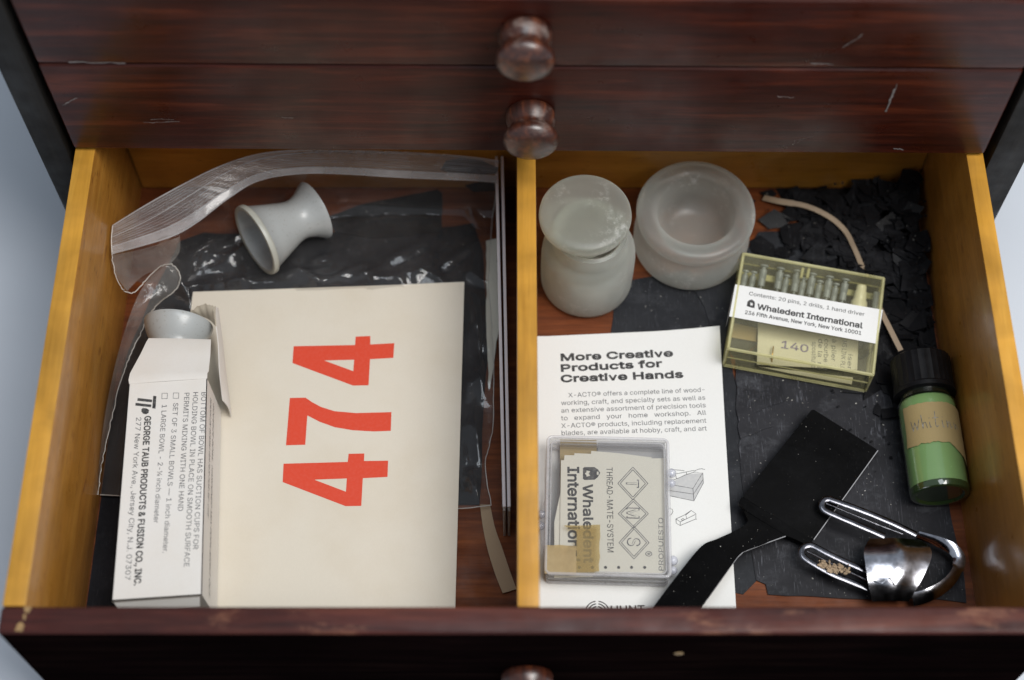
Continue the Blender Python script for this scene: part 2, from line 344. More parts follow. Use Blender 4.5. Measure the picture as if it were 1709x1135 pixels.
_glyphs = {}
def glyph(ch):
    """triangles and contours of one letter (units: capital height = 1)"""
    if ch in _glyphs: return _glyphs[ch]
    adv, loops = FONT[ch]
    loops = [[tuple(float(v) / 200 for v in q.split(',')) for q in l.split()] for l in loops]
    area_ = lambda L: sum(L[i - 1][0] * L[i][1] - L[i][0] * L[i - 1][1] for i in range(len(L))) / 2
    def inside(p, L):
        r = False
        for i in range(len(L)):
            (x0, y0), (x1, y1) = L[i - 1], L[i]
            if (y0 > p[1]) != (y1 > p[1]) and p[0] < (x1 - x0) * (p[1] - y0) / (y1 - y0) + x0: r = not r
        return r
    outer = [L for L in loops if area_(L) < 0]
    holes = [L for L in loops if area_(L) >= 0]
    tris = []
    for k, L in enumerate(outer):
        b = bmesh.new()
        flat(b, [(x, y, 0) for x, y in L], [[(x, y, 0) for x, y in h] for h in holes if inside(h[0], L)])
        tris.append([[(v.co.x, v.co.y) for v in f.verts] for f in b.faces])
        b.free()
    _glyphs[ch] = (adv / 200, tris, loops)
    return _glyphs[ch]

def write(bm, s, a, b, cap, bold=0.0, shear=0.0, up=None, warp=None):
    """line of lettering with its baseline from a to b (world), capitals `cap` mm high"""
    a, b = Vector(a), Vector(b)
    X = b - a
    W = X.length
    X.normalize()
    Y = up if up is not None else Vector((0, 0, 1)).cross(X).normalized()
    Zn = X.cross(Y)
    x = 0
    runs = []
    for ch in s:
        g = glyph(ch)
        runs.append((x, g)); x += g[0]
    xs = [x0 + px for x0, g in runs for L in g[2] for px, _ in L]
    lo, hi = min(xs), max(xs)
    k = W / (hi - lo)
    def place(px, py, h):
        p = a + X * ((px - lo) * k + shear * py * cap) + Y * (py * cap) + Zn * h
        if warp: p = warp(p) + Zn * h
        return p
    for x0, g in runs:
        for i, T in enumerate(g[1]):
            for t in T:
                try: bm.faces.new([bm.verts.new(place(x0 + px, py, .03 + .002 * i)) for px, py in t])
                except ValueError: pass
        if bold:
            for L in g[2]:
                Q = [Vector(((x0 + px) * k, py * cap, 0)) for px, py in L]
                n = len(Q)
                I, O = [], []
                for i in range(n):
                    d1 = (Q[i] - Q[i - 1]); d2 = (Q[(i + 1) % n] - Q[i])
                    if d1.length < 1e-9 or d2.length < 1e-9: d1 = d2 = d1 + d2
                    t = d1.normalized() + d2.normalized()
                    if t.length < 1e-6: t = d1
                    t.normalize()
                    m = Vector((-t.y, t.x, 0)) * bold * cap / max(.6, abs(t.dot(d1.normalized())))
                    if d1.normalized().dot(d2.normalized()) < -.5: m *= 0
                    O.append(Q[i] + m); I.append(Q[i] - m * .3)
                vo = [bm.verts.new(place(p.x / k, p.y / cap, 0)) for p in O]
                vi = [bm.verts.new(place(p.x / k, p.y / cap, 0)) for p in I]
                for i in range(n):
                    j = (i + 1) % n
                    bm.faces.new((vi[i], vi[j], vo[j], vo[i]))
    return bm

def shell(bm, G, th):
    """grid of points G[j][i] made into a closed sheet of thickness th (on its underside)"""
    m, n = len(G), len(G[0])
    def nrm(j, i):
        d1 = Vector(G[min(j + 1, m - 1)][i]) - Vector(G[max(j - 1, 0)][i])
        d2 = Vector(G[j][min(i + 1, n - 1)]) - Vector(G[j][max(i - 1, 0)])
        v = d2.cross(d1)
        v = v.normalized() if v.length > 1e-9 else Vector((0, 0, 1))
        return v
    sg = 1 if sum(nrm(j, i).z for j in range(m) for i in range(n)) > 0 else -1
    A = [[bm.verts.new(G[j][i]) for i in range(n)] for j in range(m)]
    B = [[bm.verts.new(Vector(G[j][i]) - nrm(j, i) * sg * th) for i in range(n)] for j in range(m)]
    for j in range(m - 1):
        for i in range(n - 1):
            bm.faces.new((A[j][i], A[j][i + 1], A[j + 1][i + 1], A[j + 1][i]))
            bm.faces.new((B[j][i], B[j + 1][i], B[j + 1][i + 1], B[j][i + 1]))
    for j in range(m - 1):
        bm.faces.new((A[j][0], A[j + 1][0], B[j + 1][0], B[j][0]))
        bm.faces.new((A[j][n - 1], B[j][n - 1], B[j + 1][n - 1], A[j + 1][n - 1]))
    for i in range(n - 1):
        bm.faces.new((A[0][i], B[0][i], B[0][i + 1], A[0][i + 1]))
        bm.faces.new((A[m - 1][i], A[m - 1][i + 1], B[m - 1][i + 1], B[m - 1][i]))
    bmesh.ops.recalc_face_normals(bm, faces=bm.faces)
    return bm

# ------------------------------------------------------------------ materials
class N:
    """small node tree helper"""
    def __init__(self, name):
        self.m = bpy.data.materials.new(name)
        self.m.use_nodes = True
        self.t = self.m.node_tree
        self.b = self.t.nodes['Principled BSDF']
        self.out = self.t.nodes['Material Output']
    def n(self, kind, **kw):
        x = self.t.nodes.new(kind)
        for k, v in kw.items():
            if k.startswith('i_'): x.inputs[k[2:].replace('_', ' ')].default_value = v
            else: setattr(x, k, v)
        return x
    def l(self, a, b): self.t.links.new(a, b)
    def coord(self, scale=(1, 1, 1), rot=(0, 0, 0), loc=(0, 0, 0)):
        tc = self.n('ShaderNodeTexCoord')
        mp = self.n('ShaderNodeMapping')
        mp.inputs['Scale'].default_value = scale
        mp.inputs['Rotation'].default_value = rot
        mp.inputs['Location'].default_value = loc
        self.l(tc.outputs['Object'], mp.inputs['Vector'])
        return mp.outputs[0]
    def noise(self, vec, scale, detail=4, rough=.55, dist=0):
        x = self.n('ShaderNodeTexNoise')
        x.inputs['Scale'].default_value = scale
        x.inputs['Detail'].default_value = detail
        x.inputs['Roughness'].default_value = rough
        x.inputs['Distortion'].default_value = dist
        self.l(vec, x.inputs['Vector'])
        return x.outputs[0]
    def ramp(self, fac, stops, interp='LINEAR'):
        x = self.n('ShaderNodeValToRGB')
        e = x.color_ramp.elements
        x.color_ramp.interpolation = interp
        while len(e) < len(stops): e.new(.5)
        for k, (p, c) in enumerate(stops):
            e[k].position = p
            e[k].color = (c, c, c, 1) if isinstance(c, (int, float)) else (*c, 1)
        self.l(fac, x.inputs[0])
        return x.outputs[0]
    def mix(self, fac, a, b, mode='MIX'):
        x = self.n('ShaderNodeMix', data_type='RGBA', blend_type=mode)
        if isinstance(fac, (int, float)): x.inputs[0].default_value = fac
        else: self.l(fac, x.inputs[0])
        for sock, v in ((x.inputs[6], a), (x.inputs[7], b)):
            if isinstance(v, tuple): sock.default_value = (*v, 1)
            else: self.l(v, sock)
        return x.outputs[2]
    def bump(self, h, strength, dist=.001, normal=None):
        x = self.n('ShaderNodeBump')
        x.inputs['Strength'].default_value = strength
        x.inputs['Distance'].default_value = dist
        self.l(h, x.inputs['Height'])
        if normal is not None: self.l(normal, x.inputs['Normal'])
        return x.outputs[0]
    def set(self, **kw):
        for k, v in kw.items():
            s = self.b.inputs[k.replace('_', ' ')]
            if isinstance(v, (int, float, tuple)):
                s.default_value = (*v, 1) if isinstance(v, tuple) and len(v) == 3 and s.type == 'RGBA' else v
            else: self.l(v, s)
        return self.m

def wood(name, dark, mid, light, grain='x', rough=.3, coat=.5, wear=None, wear_amt=.62, gs=1.0, bump=.12, coat_rough=.16, fleck=None, curl=False, spec=.5, fine_amt=.55):
    k = N(name)
    st = {'x': (9, 130, 130), 'y': (130, 9, 130), 'z': (130, 130, 9)}[grain]
    st = tuple(v * gs for v in st)
    v = k.coord(st)
    n1 = k.noise(v, 1.0, 7, .62, .6)
    v2 = k.coord(tuple(s * 5 for s in st), loc=(3, 1, 2))
    n2 = k.noise(v2, 1.0, 4, .6)
    v3 = k.coord((14, 14, 14), loc=(7, 3, 1))
    n3 = k.noise(v3, 1.0, 3, .6)
    c = k.ramp(n1, [(.30, dark), (.52, mid), (.72, light)])
    fine = k.ramp(n2, [(.35, .55), (.6, 1.0)])
    c = k.mix(fine_amt, c, fine, 'MULTIPLY')
    blot = k.ramp(n3, [(.32, .62), (.62, 1.1)])
    c = k.mix(.6, c, blot, 'MULTIPLY')
    if wear:
        n4 = k.noise(k.coord((26, 60, 60), loc=(2, 9, 4)), 1.0, 8, .7)
        w = k.ramp(n4, [(wear_amt, 0.0), (wear_amt + .13, 1.0)])
        c = k.mix(w, c, wear)
    if fleck:
        st5 = {'x': (120, 500, 500), 'y': (500, 120, 500), 'z': (500, 500, 120)}[grain]
        n5 = k.noise(k.coord(st5, loc=(5, 5, 1)), 1.0, 2, .5)
        c = k.mix(k.ramp(n5, [(.64, 0.0), (.71, .7)]), c, fleck)
    if curl:
        n6 = k.noise(k.coord((30, 45, 30), loc=(1, 4, 2)), 1.0, 3, .5, .5)
        c = k.mix(.75, c, k.ramp(n6, [(.35, .74), (.62, 1.08)]), 'MULTIPLY')
    b = k.bump(n2, bump, .0006)
    rr = k.ramp(k.noise(k.coord((60, 60, 60)), 1.0, 5, .6), [(.3, rough * .75), (.7, min(1, rough * 1.5))])
    return k.set(Base_Color=c, Roughness=rr, Coat_Weight=coat, Coat_Roughness=coat_rough, Normal=b, Specular_IOR_Level=spec)

def paper(name, col, rough=.7, var=.06, tint=(.75, .66, .5), bump=.08):
    k = N(name)
    n = k.noise(k.coord((18, 18, 18)), 1.0, 5, .6)
    c = k.mix(k.ramp(n, [(.45, 0.0), (.8, var * 4)]), col, tuple(col[i] * (1 - .35 * (1 - tint[i])) for i in range(3)))
    f = k.noise(k.coord((1600, 900, 1600)), 1.0, 3, .6)
    c = k.mix(.10, c, k.ramp(f, [(.3, .8), (.7, 1.1)]), 'MULTIPLY')
    return k.set(Base_Color=c, Roughness=rough, Normal=k.bump(f, bump, .0002))

def plain(name, col, rough=.5, metallic=0.0, coat=0.0, var=.12, scale=120, bump=0.0, spec=.5):
    k = N(name)
    n = k.noise(k.coord((scale,) * 3), 1.0, 5, .6)
    c = k.mix(1.0, col, k.ramp(n, [(.3, 1 - var), (.7, 1 + var * .3)]), 'MULTIPLY')
    kw = dict(Base_Color=c, Metallic=metallic, Coat_Weight=coat)
    kw['Roughness'] = k.ramp(n, [(.3, rough * .8), (.7, min(1, rough * 1.25))])
    kw['Specular_IOR_Level'] = spec
    if bump: kw['Normal'] = k.bump(n, bump, .0004)
    return k.set(**kw)

def ink(name, col, fade=.25):
    k = N(name)
    n = k.noise(k.coord((700, 700, 700)), 1.0, 3, .6)
    c = k.mix(k.ramp(n, [(.4, 0.0), (.75, fade)]), col, (.7, .68, .64))
    return k.set(Base_Color=c, Roughness=.65)

def film(name, tint=(.93, .93, .93), haze=.05, haze_col=(.8, .8, .82), rough=.07, bump=0.0, bscale=(60, 60, 60), fres=1.45, spec=1.0):
    """thin clear plastic: sees straight through, mirrors at its surface, a little milky"""
    k = N(name)
    tr = k.n('ShaderNodeBsdfTransparent'); tr.inputs[0].default_value = (*tint, 1)
    gl = k.n('ShaderNodeBsdfGlossy'); gl.inputs['Roughness'].default_value = rough
    df = k.n('ShaderNodeBsdfDiffuse'); df.inputs[0].default_value = (*haze_col, 1)
    fr = k.n('ShaderNodeFresnel')
    geo = k.n('ShaderNodeNewGeometry')       # a thin sheet mirrors alike from both sides
    io = k.n('ShaderNodeMix', data_type='FLOAT'); io.inputs[2].default_value = fres; io.inputs[3].default_value = 1 / fres
    k.l(geo.outputs['Backfacing'], io.inputs[0]); k.l(io.outputs[0], fr.inputs['IOR'])
    mul = k.n('ShaderNodeMath', operation='MULTIPLY'); mul.inputs[1].default_value = spec
    k.l(fr.outputs[0], mul.inputs[0])
    m1 = k.n('ShaderNodeMixShader')
    n = k.noise(k.coord((45, 45, 45)), 1.0, 6, .6)
    hz = k.ramp(n, [(.3, haze * .5), (.75, min(1, haze * 1.6))])
    k.l(hz, m1.inputs[0])
    k.l(tr.outputs[0], m1.inputs[1]); k.l(df.outputs[0], m1.inputs[2])
    m2 = k.n('ShaderNodeMixShader')
    k.l(mul.outputs[0], m2.inputs[0])
    k.l(m1.outputs[0], m2.inputs[1]); k.l(gl.outputs[0], m2.inputs[2])
    if bump:
        h = k.noise(k.coord(bscale), 1.0, 4, .55, .8)
        nb = k.bump(h, bump, .004)
        k.l(nb, gl.inputs['Normal']); k.l(nb, fr.inputs['Normal'])
    k.l(m2.outputs[0], k.out.inputs[0])
    return k.m

def frosted(name, col, haze=.42, seed=0):
    """ground glass: every surface scatters part of the light, more so at a slant, and lets the rest through blurred"""
    k = N(name)
    n = k.noise(k.coord((55, 55, 55)), 1.0, 6, .65)
    sc = k.noise(k.coord((300, 300, 300)), 1.0, 6, .8)
    m = k.noise(k.coord((48, 48, 48), loc=(seed, 2, 1)), 1.0, 3, .6)
    c = k.ramp(n, [(.3, tuple(x * .94 for x in col)), (.7, col)])
    wh = k.mix(1.0, k.ramp(sc, [(.50, 0.0), (.66, .9)]), k.ramp(m, [(.52, 0.0), (.68, 1.0)]), 'MULTIPLY')
    c = k.mix(wh, c, (.98, .98, .97))
    rf = k.n('ShaderNodeBsdfRefraction'); rf.inputs['IOR'].default_value = 1.10; rf.inputs['Roughness'].default_value = .34
    tr = k.n('ShaderNodeBsdfTransparent')
    k.l(c, rf.inputs['Color']); k.l(c, tr.inputs[0])
    see = k.n('ShaderNodeMixShader'); see.inputs[0].default_value = .6
    k.l(rf.outputs[0], see.inputs[1]); k.l(tr.outputs[0], see.inputs[2])
    tl = k.n('ShaderNodeBsdfTranslucent'); k.l(c, tl.inputs[0])
    df = k.n('ShaderNodeBsdfDiffuse'); k.l(c, df.inputs[0])
    nb = k.bump(sc, .15, .0004)
    k.l(nb, df.inputs['Normal'])
    sca = k.n('ShaderNodeMixShader'); sca.inputs[0].default_value = .45
    k.l(tl.outputs[0], sca.inputs[1]); k.l(df.outputs[0], sca.inputs[2])
    lw = k.n('ShaderNodeLayerWeight'); lw.inputs['Blend'].default_value = .38
    hz = k.ramp(lw.outputs['Facing'], [(.15, haze), (.9, min(1, haze * 3.2))])
    hz = k.mix(wh, hz, (.95, .95, .95))
    m1 = k.n('ShaderNodeMixShader')
    k.l(hz, m1.inputs[0]); k.l(see.outputs[0], m1.inputs[1]); k.l(sca.outputs[0], m1.inputs[2])
    gl = k.n('ShaderNodeBsdfGlossy'); gl.inputs['Roughness'].default_value = .34; k.l(nb, gl.inputs['Normal'])
    lw2 = k.n('ShaderNodeLayerWeight'); lw2.inputs['Blend'].default_value = .30
    m2 = k.n('ShaderNodeMixShader')
    k.l(k.ramp(lw2.outputs['Fresnel'], [(0.0, .02), (1.0, .35)]), m2.inputs[0])
    k.l(m1.outputs[0], m2.inputs[1]); k.l(gl.outputs[0], m2.inputs[2])
    k.l(m2.outputs[0], k.out.inputs[0])
    return k.m

def black_sheet_mat(name, base=(.014, .014, .016), rough=.42, scratch=.5, dust=.8, loc=(0, 0, 0), spec=.08, dsc=260, dth=.75):
    k = N(name)
    v = k.coord((1, 1, 1), loc=loc)
    n = k.noise(k.coord((30, 30, 30), loc=loc), 1.0, 6, .65)
    c = k.ramp(n, [(.3, tuple(x * .7 for x in base)), (.7, tuple(x * 1.6 for x in base))])
    # fine pale scratches running every which way, mostly along the sheet
    for i, (sc, rot) in enumerate((((800, 55, 55), .08), ((650, 70, 70), .85), ((900, 60, 60), -.65), ((700, 80, 80), 1.6))):
        s = k.noise(k.coord(sc, rot=(0, 0, rot), loc=(i * 3.1 + loc[0], 2, 1)), 1.0, 2, .5, 2.2)
        m = k.noise(k.coord((32, 32, 32), loc=(i * 2.7 + 5 + loc[0], 1, i)), 1.0, 5, .65)
        f = k.mix(1.0, k.ramp(s, [(.63, 0.0), (.72, scratch)]), k.ramp(m, [(.48, 0.0), (.66, 1.0)]), 'MULTIPLY')
        c = k.mix(f, c, (.17, .175, .20))
    # rubbed grey patches
    m = k.noise(k.coord((26, 40, 26), loc=(9 + loc[0], 3, 2)), 1.0, 9, .8)
    c = k.mix(k.ramp(m, [(.52, 0.0), (.74, scratch * .8)]), c, (.13, .135, .15))
    d1 = k.noise(k.coord((dsc * 3,) * 3, loc=(loc[0], 4, 4)), 1.0, 1, .4)
    d = k.ramp(d1, [(dth, 0.0), (dth + .05, dust)])
    m2 = k.noise(k.coord((40, 40, 40), loc=(3 + loc[0], 3, 3)), 1.0, 4, .6)
    d = k.mix(1.0, d, k.ramp(m2, [(.42, 0.0), (.60, 1.0)]), 'MULTIPLY')
    c = k.mix(d, c, (.62, .60, .55))
    r = k.ramp(n, [(.3, rough * .8), (.7, rough * 1.3)])
    return k.set(Base_Color=c, Roughness=r, Normal=k.bump(n, .25, .0008), Specular_IOR_Level=spec)

M = {}
M['mahogany'] = wood('mahogany_varnish', (.019, .0042, .0030), (.050, .0088, .0044), (.120, .024, .009), 'x', .32, .14, (.22, .07, .03), .70, gs=1.5, coat_rough=.2, spec=.22, fine_amt=.42)
M['mahogany_shaded'] = wood('mahogany_dull_shaded', (.003, .002, .002), (.006, .003, .003), (.011, .006, .005), 'x', .8, 0, (.06, .03, .02), .78, spec=0.0)  # shaded copy of the drawer mahogany; the open front's shadow is in its colour
M['mahogany_y'] = wood('mahogany_edge', (.024, .006, .006), (.066, .015, .011), (.13, .036, .022), 'x', .5, .08, (.20, .085, .05), .58, spec=.25)
M['knob'] = wood('knob_wood', (.014, .005, .004), (.06, .016, .008), (.20, .055, .018), 'y', .38, .8, (.20, .15, .13), .56, gs=2, coat_rough=.28)
M['black_wood'] = wood('black_cabinet_paint', (.006, .006, .006), (.011, .010, .009), (.019, .017, .014), 'z', .55, .05, (.10, .07, .04), .74, spec=.3)
M['maple'] = wood('varnished_maple', (.39, .165, .024), (.45, .20, .032), (.52, .245, .042), 'y', .36, .3, None, bump=.12, fleck=(.20, .07, .012), fine_amt=.34)
M['maple_back'] = wood('varnished_maple_back', (.36, .14, .018), (.47, .20, .026), (.55, .25, .04), 'x', .36, .3, None, bump=.10, fleck=(.20, .07, .012), fine_amt=.25)
M['maple_top'] = wood('maple_edge', (.50, .24, .030), (.58, .29, .040), (.65, .34, .055), 'y', .45, .04, (.42, .14, .02), .70, bump=.10, curl=True, fine_amt=.22, spec=.25)
M['floor_wood'] = wood('red_brown_bottom', (.10, .024, .006), (.165, .043, .011), (.27, .075, .018), 'x', .55, .02, (.34, .16, .06), .68, gs=1.2, spec=.25)
M['backdrop'] = plain('blue_grey_paper', (.60, .64, .70), .85, var=.05, scale=10)
M['card'] = paper('cream_card', (.675, .615, .515), .62, .18, (.70, .58, .38))
M['white_card'] = paper('white_carton', (.73, .71, .68), .55, .20, (.72, .58, .38))
M['carton_inner'] = paper('carton_grey_inside', (.50, .45, .36), .8, .12)
M['booklet'] = paper('booklet_paper', (.78, .78, .76), .5, .05)
M['label'] = paper('white_label', (.80, .80, .79), .5, .03)
M['ivory_paper'] = paper('ivory_paper', (.68, .66, .57), .7, .05)
M['slip'] = paper('ivory_slip', (.72, .68, .52), .7, .06)
M['tan_paper'] = paper('tan_strip_paper', (.42, .30, .19), .8, .10)
M['tan_band'] = plain('tan_band', (.40, .30, .205), .6, var=.12)
M['tape'] = paper('masking_tape', (.36, .27, .12), .7, .18, (.6, .5, .3), .5)
M['red_ink'] = ink('red_ink', (.66, .052, .016), .03)
M['black_ink'] = ink('black_ink', (.016, .016, .018), .16)
M['grey_ink'] = ink('grey_ink', (.085, .085, .095), .3)
M['pale_ink'] = ink('worn_ink', (.13, .13, .14), .55)
M['line_ink'] = ink('drawing_ink', (.05, .05, .055), .3)
M['shade_ink'] = ink('drawing_tone', (.50, .50, .50), .3)
M['purple_ink'] = ink('purple_stamp_ink', (.16, .12, .24), .55)
M['pencil'] = ink('pencil', (.10, .10, .09), .45)

k = N('speckled_rubber')
nn = k.noise(k.coord((900, 900, 900)), 1.0, 2, .5)
c = k.mix(k.ramp(nn, [(.63, 0.0), (.72, .38)]), (.41, .425, .42), (.18, .15, .10))
n2 = k.noise(k.coord((40, 40, 40)), 1.0, 4, .6)
c = k.mix(.5, c, k.ramp(n2, [(.3, .86), (.7, 1.06)]), 'MULTIPLY')
M['rubber'] = k.set(Base_Color=c, Roughness=.36, Coat_Weight=.25, Coat_Roughness=.2)
M['rubber_lip'] = plain('yellowed_rubber_lip', (.44, .44, .385), .4, var=.12)

M['glass'] = frosted('frosted_glass', (.95, .97, .93), .27, 5.3)
M['glass_stopper'] = frosted('frosted_stopper', (.93, .95, .885), .25, 3)
M['film'] = film('clear_bag_film', (.90, .89, .88), .035, (.75, .74, .74), .08, .10, (38, 38, 38), 1.5)
M['film_fold'] = film('double_bag_film', (.84, .82, .79), .13, (.70, .66, .62), .12, .5, (40, 40, 40), 1.5)
M['zip'] = film('bag_zip_film', (.86, .85, .84), .13, (.70, .68, .67), .16, .3, (20, 500, 20), 1.5)
M['zip_line'] = film('bag_zip_ridge', (.88, .88, .88), .30, (.72, .70, .70), .12, 0, fres=1.5)
M['serration'] = film('serrated_film_edge', (.9, .9, .9), .55, (.80, .76, .70), .3)
M['clear'] = film('clear_styrene', (.95, .95, .95), .03, (.8, .8, .82), .05, 0, (60, 60, 60), 1.4, .7)
M['clear_edge'] = film('clear_styrene_edge', (.93, .93, .94), .34, (.80, .80, .82), .08, 0, fres=1.3)
M['clear_knob'] = film('clear_styrene_hinge', (.9, .9, .93), .42, (.82, .84, .92), .06, 0, fres=1.6)
M['yellow'] = film('yellow_clear_case', (.965, .96, .90), .07, (.62, .60, .42), .06, 0, (60, 60, 60), 1.45, .6)
M['yellow_edge'] = film('yellow_case_edge', (.94, .92, .74), .45, (.74, .71, .42), .10, 0, fres=1.4)
M['strip'] = film('milky_strip', (.75, .70, .66), .6, (.66, .62, .58), .3, 0, fres=1.3)
M['strip_edge'] = plain('white_strip_edge', (.80, .76, .78), .4, var=.06)
M['amber_tape'] = film('old_clear_tape', (.86, .78, .58), .20, (.52, .43, .24), .3, 0, fres=1.3)
M['amber_tape_thick'] = film('old_doubled_tape', (.84, .74, .52), .45, (.56, .45, .26), .3, 0, fres=1.3)
M['steel'] = plain('polished_steel', (.58, .58, .63), .17, 1.0, var=.55, scale=150, bump=.05)
M['steel_dull'] = plain('dull_steel_wire', (.17, .17, .19), .2, 1.0, var=.4, scale=300, bump=.1)
M['pin'] = plain('grey_pin', (.27, .30, .34), .5, .2, var=.25, scale=400)
M['brass'] = plain('brass_wire', (.45, .28, .08), .35, .8)
M['ivory_plastic'] = plain('ivory_plastic', (.72, .69, .50), .4, coat=.2, var=.05)
M['crust'] = plain('tan_crust', (.42, .31, .20), .9, var=.4, scale=600, bump=.8)
M['black_plastic'] = black_sheet_mat('black_plastic', (.003, .003, .0032), .42, .03, 1.0, (1.3, 0, 0), .03, 470, .765)
M['cap'] = plain('black_cap', (.006, .006, .007), .38, var=.3, spec=.25)
M['green'] = plain('green_paint_in_glass', (.24, .385, .16), .22, coat=1.0, var=.06, scale=60)
M['bottle_film'] = film('bottle_wall', (.93, .97, .92), .0, (.6, .7, .6), .04, 0, fres=1.5)
M['green_dark'] = plain('shaded_thick_green_glass', (.030, .055, .018), .12, coat=1.0, var=.2)  # thick glass base, coloured darker because it faces away from the light
M['groove'] = plain('dark_glass_groove', (.008, .010, .006), .15, coat=.8)
M['sheet_a'] = black_sheet_mat('black_sheet', (.022, .022, .025), .40, .75, .8)
M['sheet_b'] = black_sheet_mat('black_sheet_smooth', (.021, .022, .025), .36, .35, .6, (4, 0, 0))
M['sheet_c'] = black_sheet_mat('black_flake', (.008, .008, .009), .34, .2, .35, (8, 0, 0))
M['sheet_bag'] = black_sheet_mat('black_sheet_in_bag', (.010, .010, .012), .45, .15, .3, (2, 0, 0))
M['white_mark'] = plain('pale_scuff', (.22, .19, .18), .7, var=.5, scale=300)
M['chip'] = plain('bare_wood_chip', (.33, .205, .085), .7, var=.3, scale=500)

# ------------------------------------------------------------------ setting
def table():
    bm = new()
    # paper sweep: flat sheet
    box(bm, (-1500, -1200, -42), (1500, 1300, -34), 0)
    o = link('tabletop', bm, M['backdrop'])
    o['kind'] = 'structure'
table()

# ------------------------------------------------------------------ cabinet and closed drawers
YAW = Matrix.Translation((8, 0, 0)) @ Matrix.Rotation(RAD(-.42), 4, 'Z') @ Matrix.Translation((-8, 0, 0))
TOPZ = 236
cab = thing('wooden_cabinet', 'black painted wooden cabinet case around the dark red drawers', 'cabinet', (8, 140, -34))
for x0, x1 in ((-217.5, -203.5), (219, 235.5)):
    bm = new(); box(bm, (x0, -1, -34), (x1, 300, TOPZ), 1.5, 2, YAW); link('side_panel', bm, M['black_wood'], cab, True)
bm = new(); box(bm, (-203.5, 292, -20), (219, 300, TOPZ - 14), 0, 2, YAW); link('back_panel', bm, M['black_wood'], cab)
bm = new(); box(bm, (-203.4, 2, -24), (218.9, 292, -10), 0, 2, YAW); link('bottom_board', bm, M['black_wood'], cab)
bm = new(); box(bm, (-203.4, 2, TOPZ - 14), (218.9, 292, TOPZ), 1, 2, YAW); link('top_board', bm, M['black_wood'], cab)

def knob(parent, x, y, z, sc=1.0):
    prof = [(0, 0), (10.2, 0), (11.2, .8), (11.7, 2.6), (11.6, 4.8), (11.0, 7.0), (10.2, 9.0), (9.9, 10.4), (10.4, 11.6), (11.9, 12.8),
            (12.8, 14.6), (13.0, 16.4), (12.4, 18.2), (10.2, 20.0), (7.0, 21.0), (3.2, 21.5), (0, 21.6)]
    bm = new()
    sc *= .93
    lathe(bm, [(r * sc, h * sc) for r, h in prof], axis_frame((x, y, z), (0, -1, 0)), 48)
    link('knob', bm, M['knob'], parent, True, 60)

GR = 'drawers of the cabinet'
def closed_drawer(z0, z1, kx, kz, label):
    t = thing('drawer', label, 'drawer', YAW @ Vector((8, 0, z0)), GR)
    bm = new(); box(bm, (-200.5, -.5, z0), (215.8, 12, z1), 2.2, 3, YAW)
    fp = link('front_panel', bm, M['mahogany'], t, True)
    bm = new(); box(bm, (-193, 12.1, z0 + 2), (209, 250, z1 - 6), .5, 1, YAW); link('drawer_box', bm, M['maple'], t)
    knob(fp, kx, -.3, kz)
    return t, fp
t2, fp2 = closed_drawer(84.6, 146.2, 8.2, 114.5, 'closed dark red drawer directly above the open one, pale scratch at right')
t3, fp3 = closed_drawer(146.9, 190, 5.4, 170, 'closed dark red drawer at the very top of the photo, cut off by its edge')
# face above the frame that belongs to the case
bm = new(); box(bm, (-200.5, 1, 191), (215.8, 12, TOPZ - 14.2), 1, 2, YAW); link('top_rail', bm, M['mahogany'], cab, True)
# pale scratch and scuffs on the middle drawer
def front_pt(px, py, y):
    u = (px - 854.5) / LENS_PX; v = (567.5 - py) / LENS_PX
    d = Vector((u, CA + v * SA, -SA + v * CA))
    t = (y - CAM[1]) / d.y
    return Vector(CAM) + d * t
def face_pt(px, py, off=-.72):
    p = front_pt(px, py, off)
    return front_pt(px, py, off - (p.x - 8) * math.tan(RAD(.42)))
def scuffs(parent, lines, seed):
    rnd = random.Random(seed)
    for (a, b, w) in lines:
        bm = new()
        P = [face_pt(a[0] + (b[0] - a[0]) * i / 8 + rnd.uniform(-1, 1), a[1] + (b[1] - a[1]) * i / 8 + rnd.uniform(-1, 1)) for i in range(9)]
        W_ = [w * rnd.uniform(.3, 1) * .5 for _ in P]
        up_, dn_ = [], []
        for i in range(9):
            d = (P[min(i + 1, 8)] - P[max(i - 1, 0)]).normalized()
            side = d.cross(Vector((0, -1, 0))).normalized()
            up_.append(bm.verts.new(P[i] + side * W_[i])); dn_.append(bm.verts.new(P[i] - side * W_[i]))
        for i in range(8): bm.faces.new((dn_[i], dn_[i + 1], up_[i + 1], up_[i]))
        link('scuff_mark', bm, M['white_mark'], parent)
scuffs(fp2, [((1494, 148), (1478, 186), 1.3), ((1497, 140), (1481, 182), .5), ((1297, 161), (1325, 163), .8), ((1490, 248), (1508, 250), 1.2),
             ((105, 176), (128, 163), .9), ((470, 196), (490, 197), .4), ((240, 205), (300, 203), .5), ((250, 199), (290, 199), .4)], 3)
scuffs(fp3, [((1352, 105), (1392, 108), 1.0), ((1405, 80), (1440, 58), .6), ((115, 104), (210, 105), 1.0)], 5)

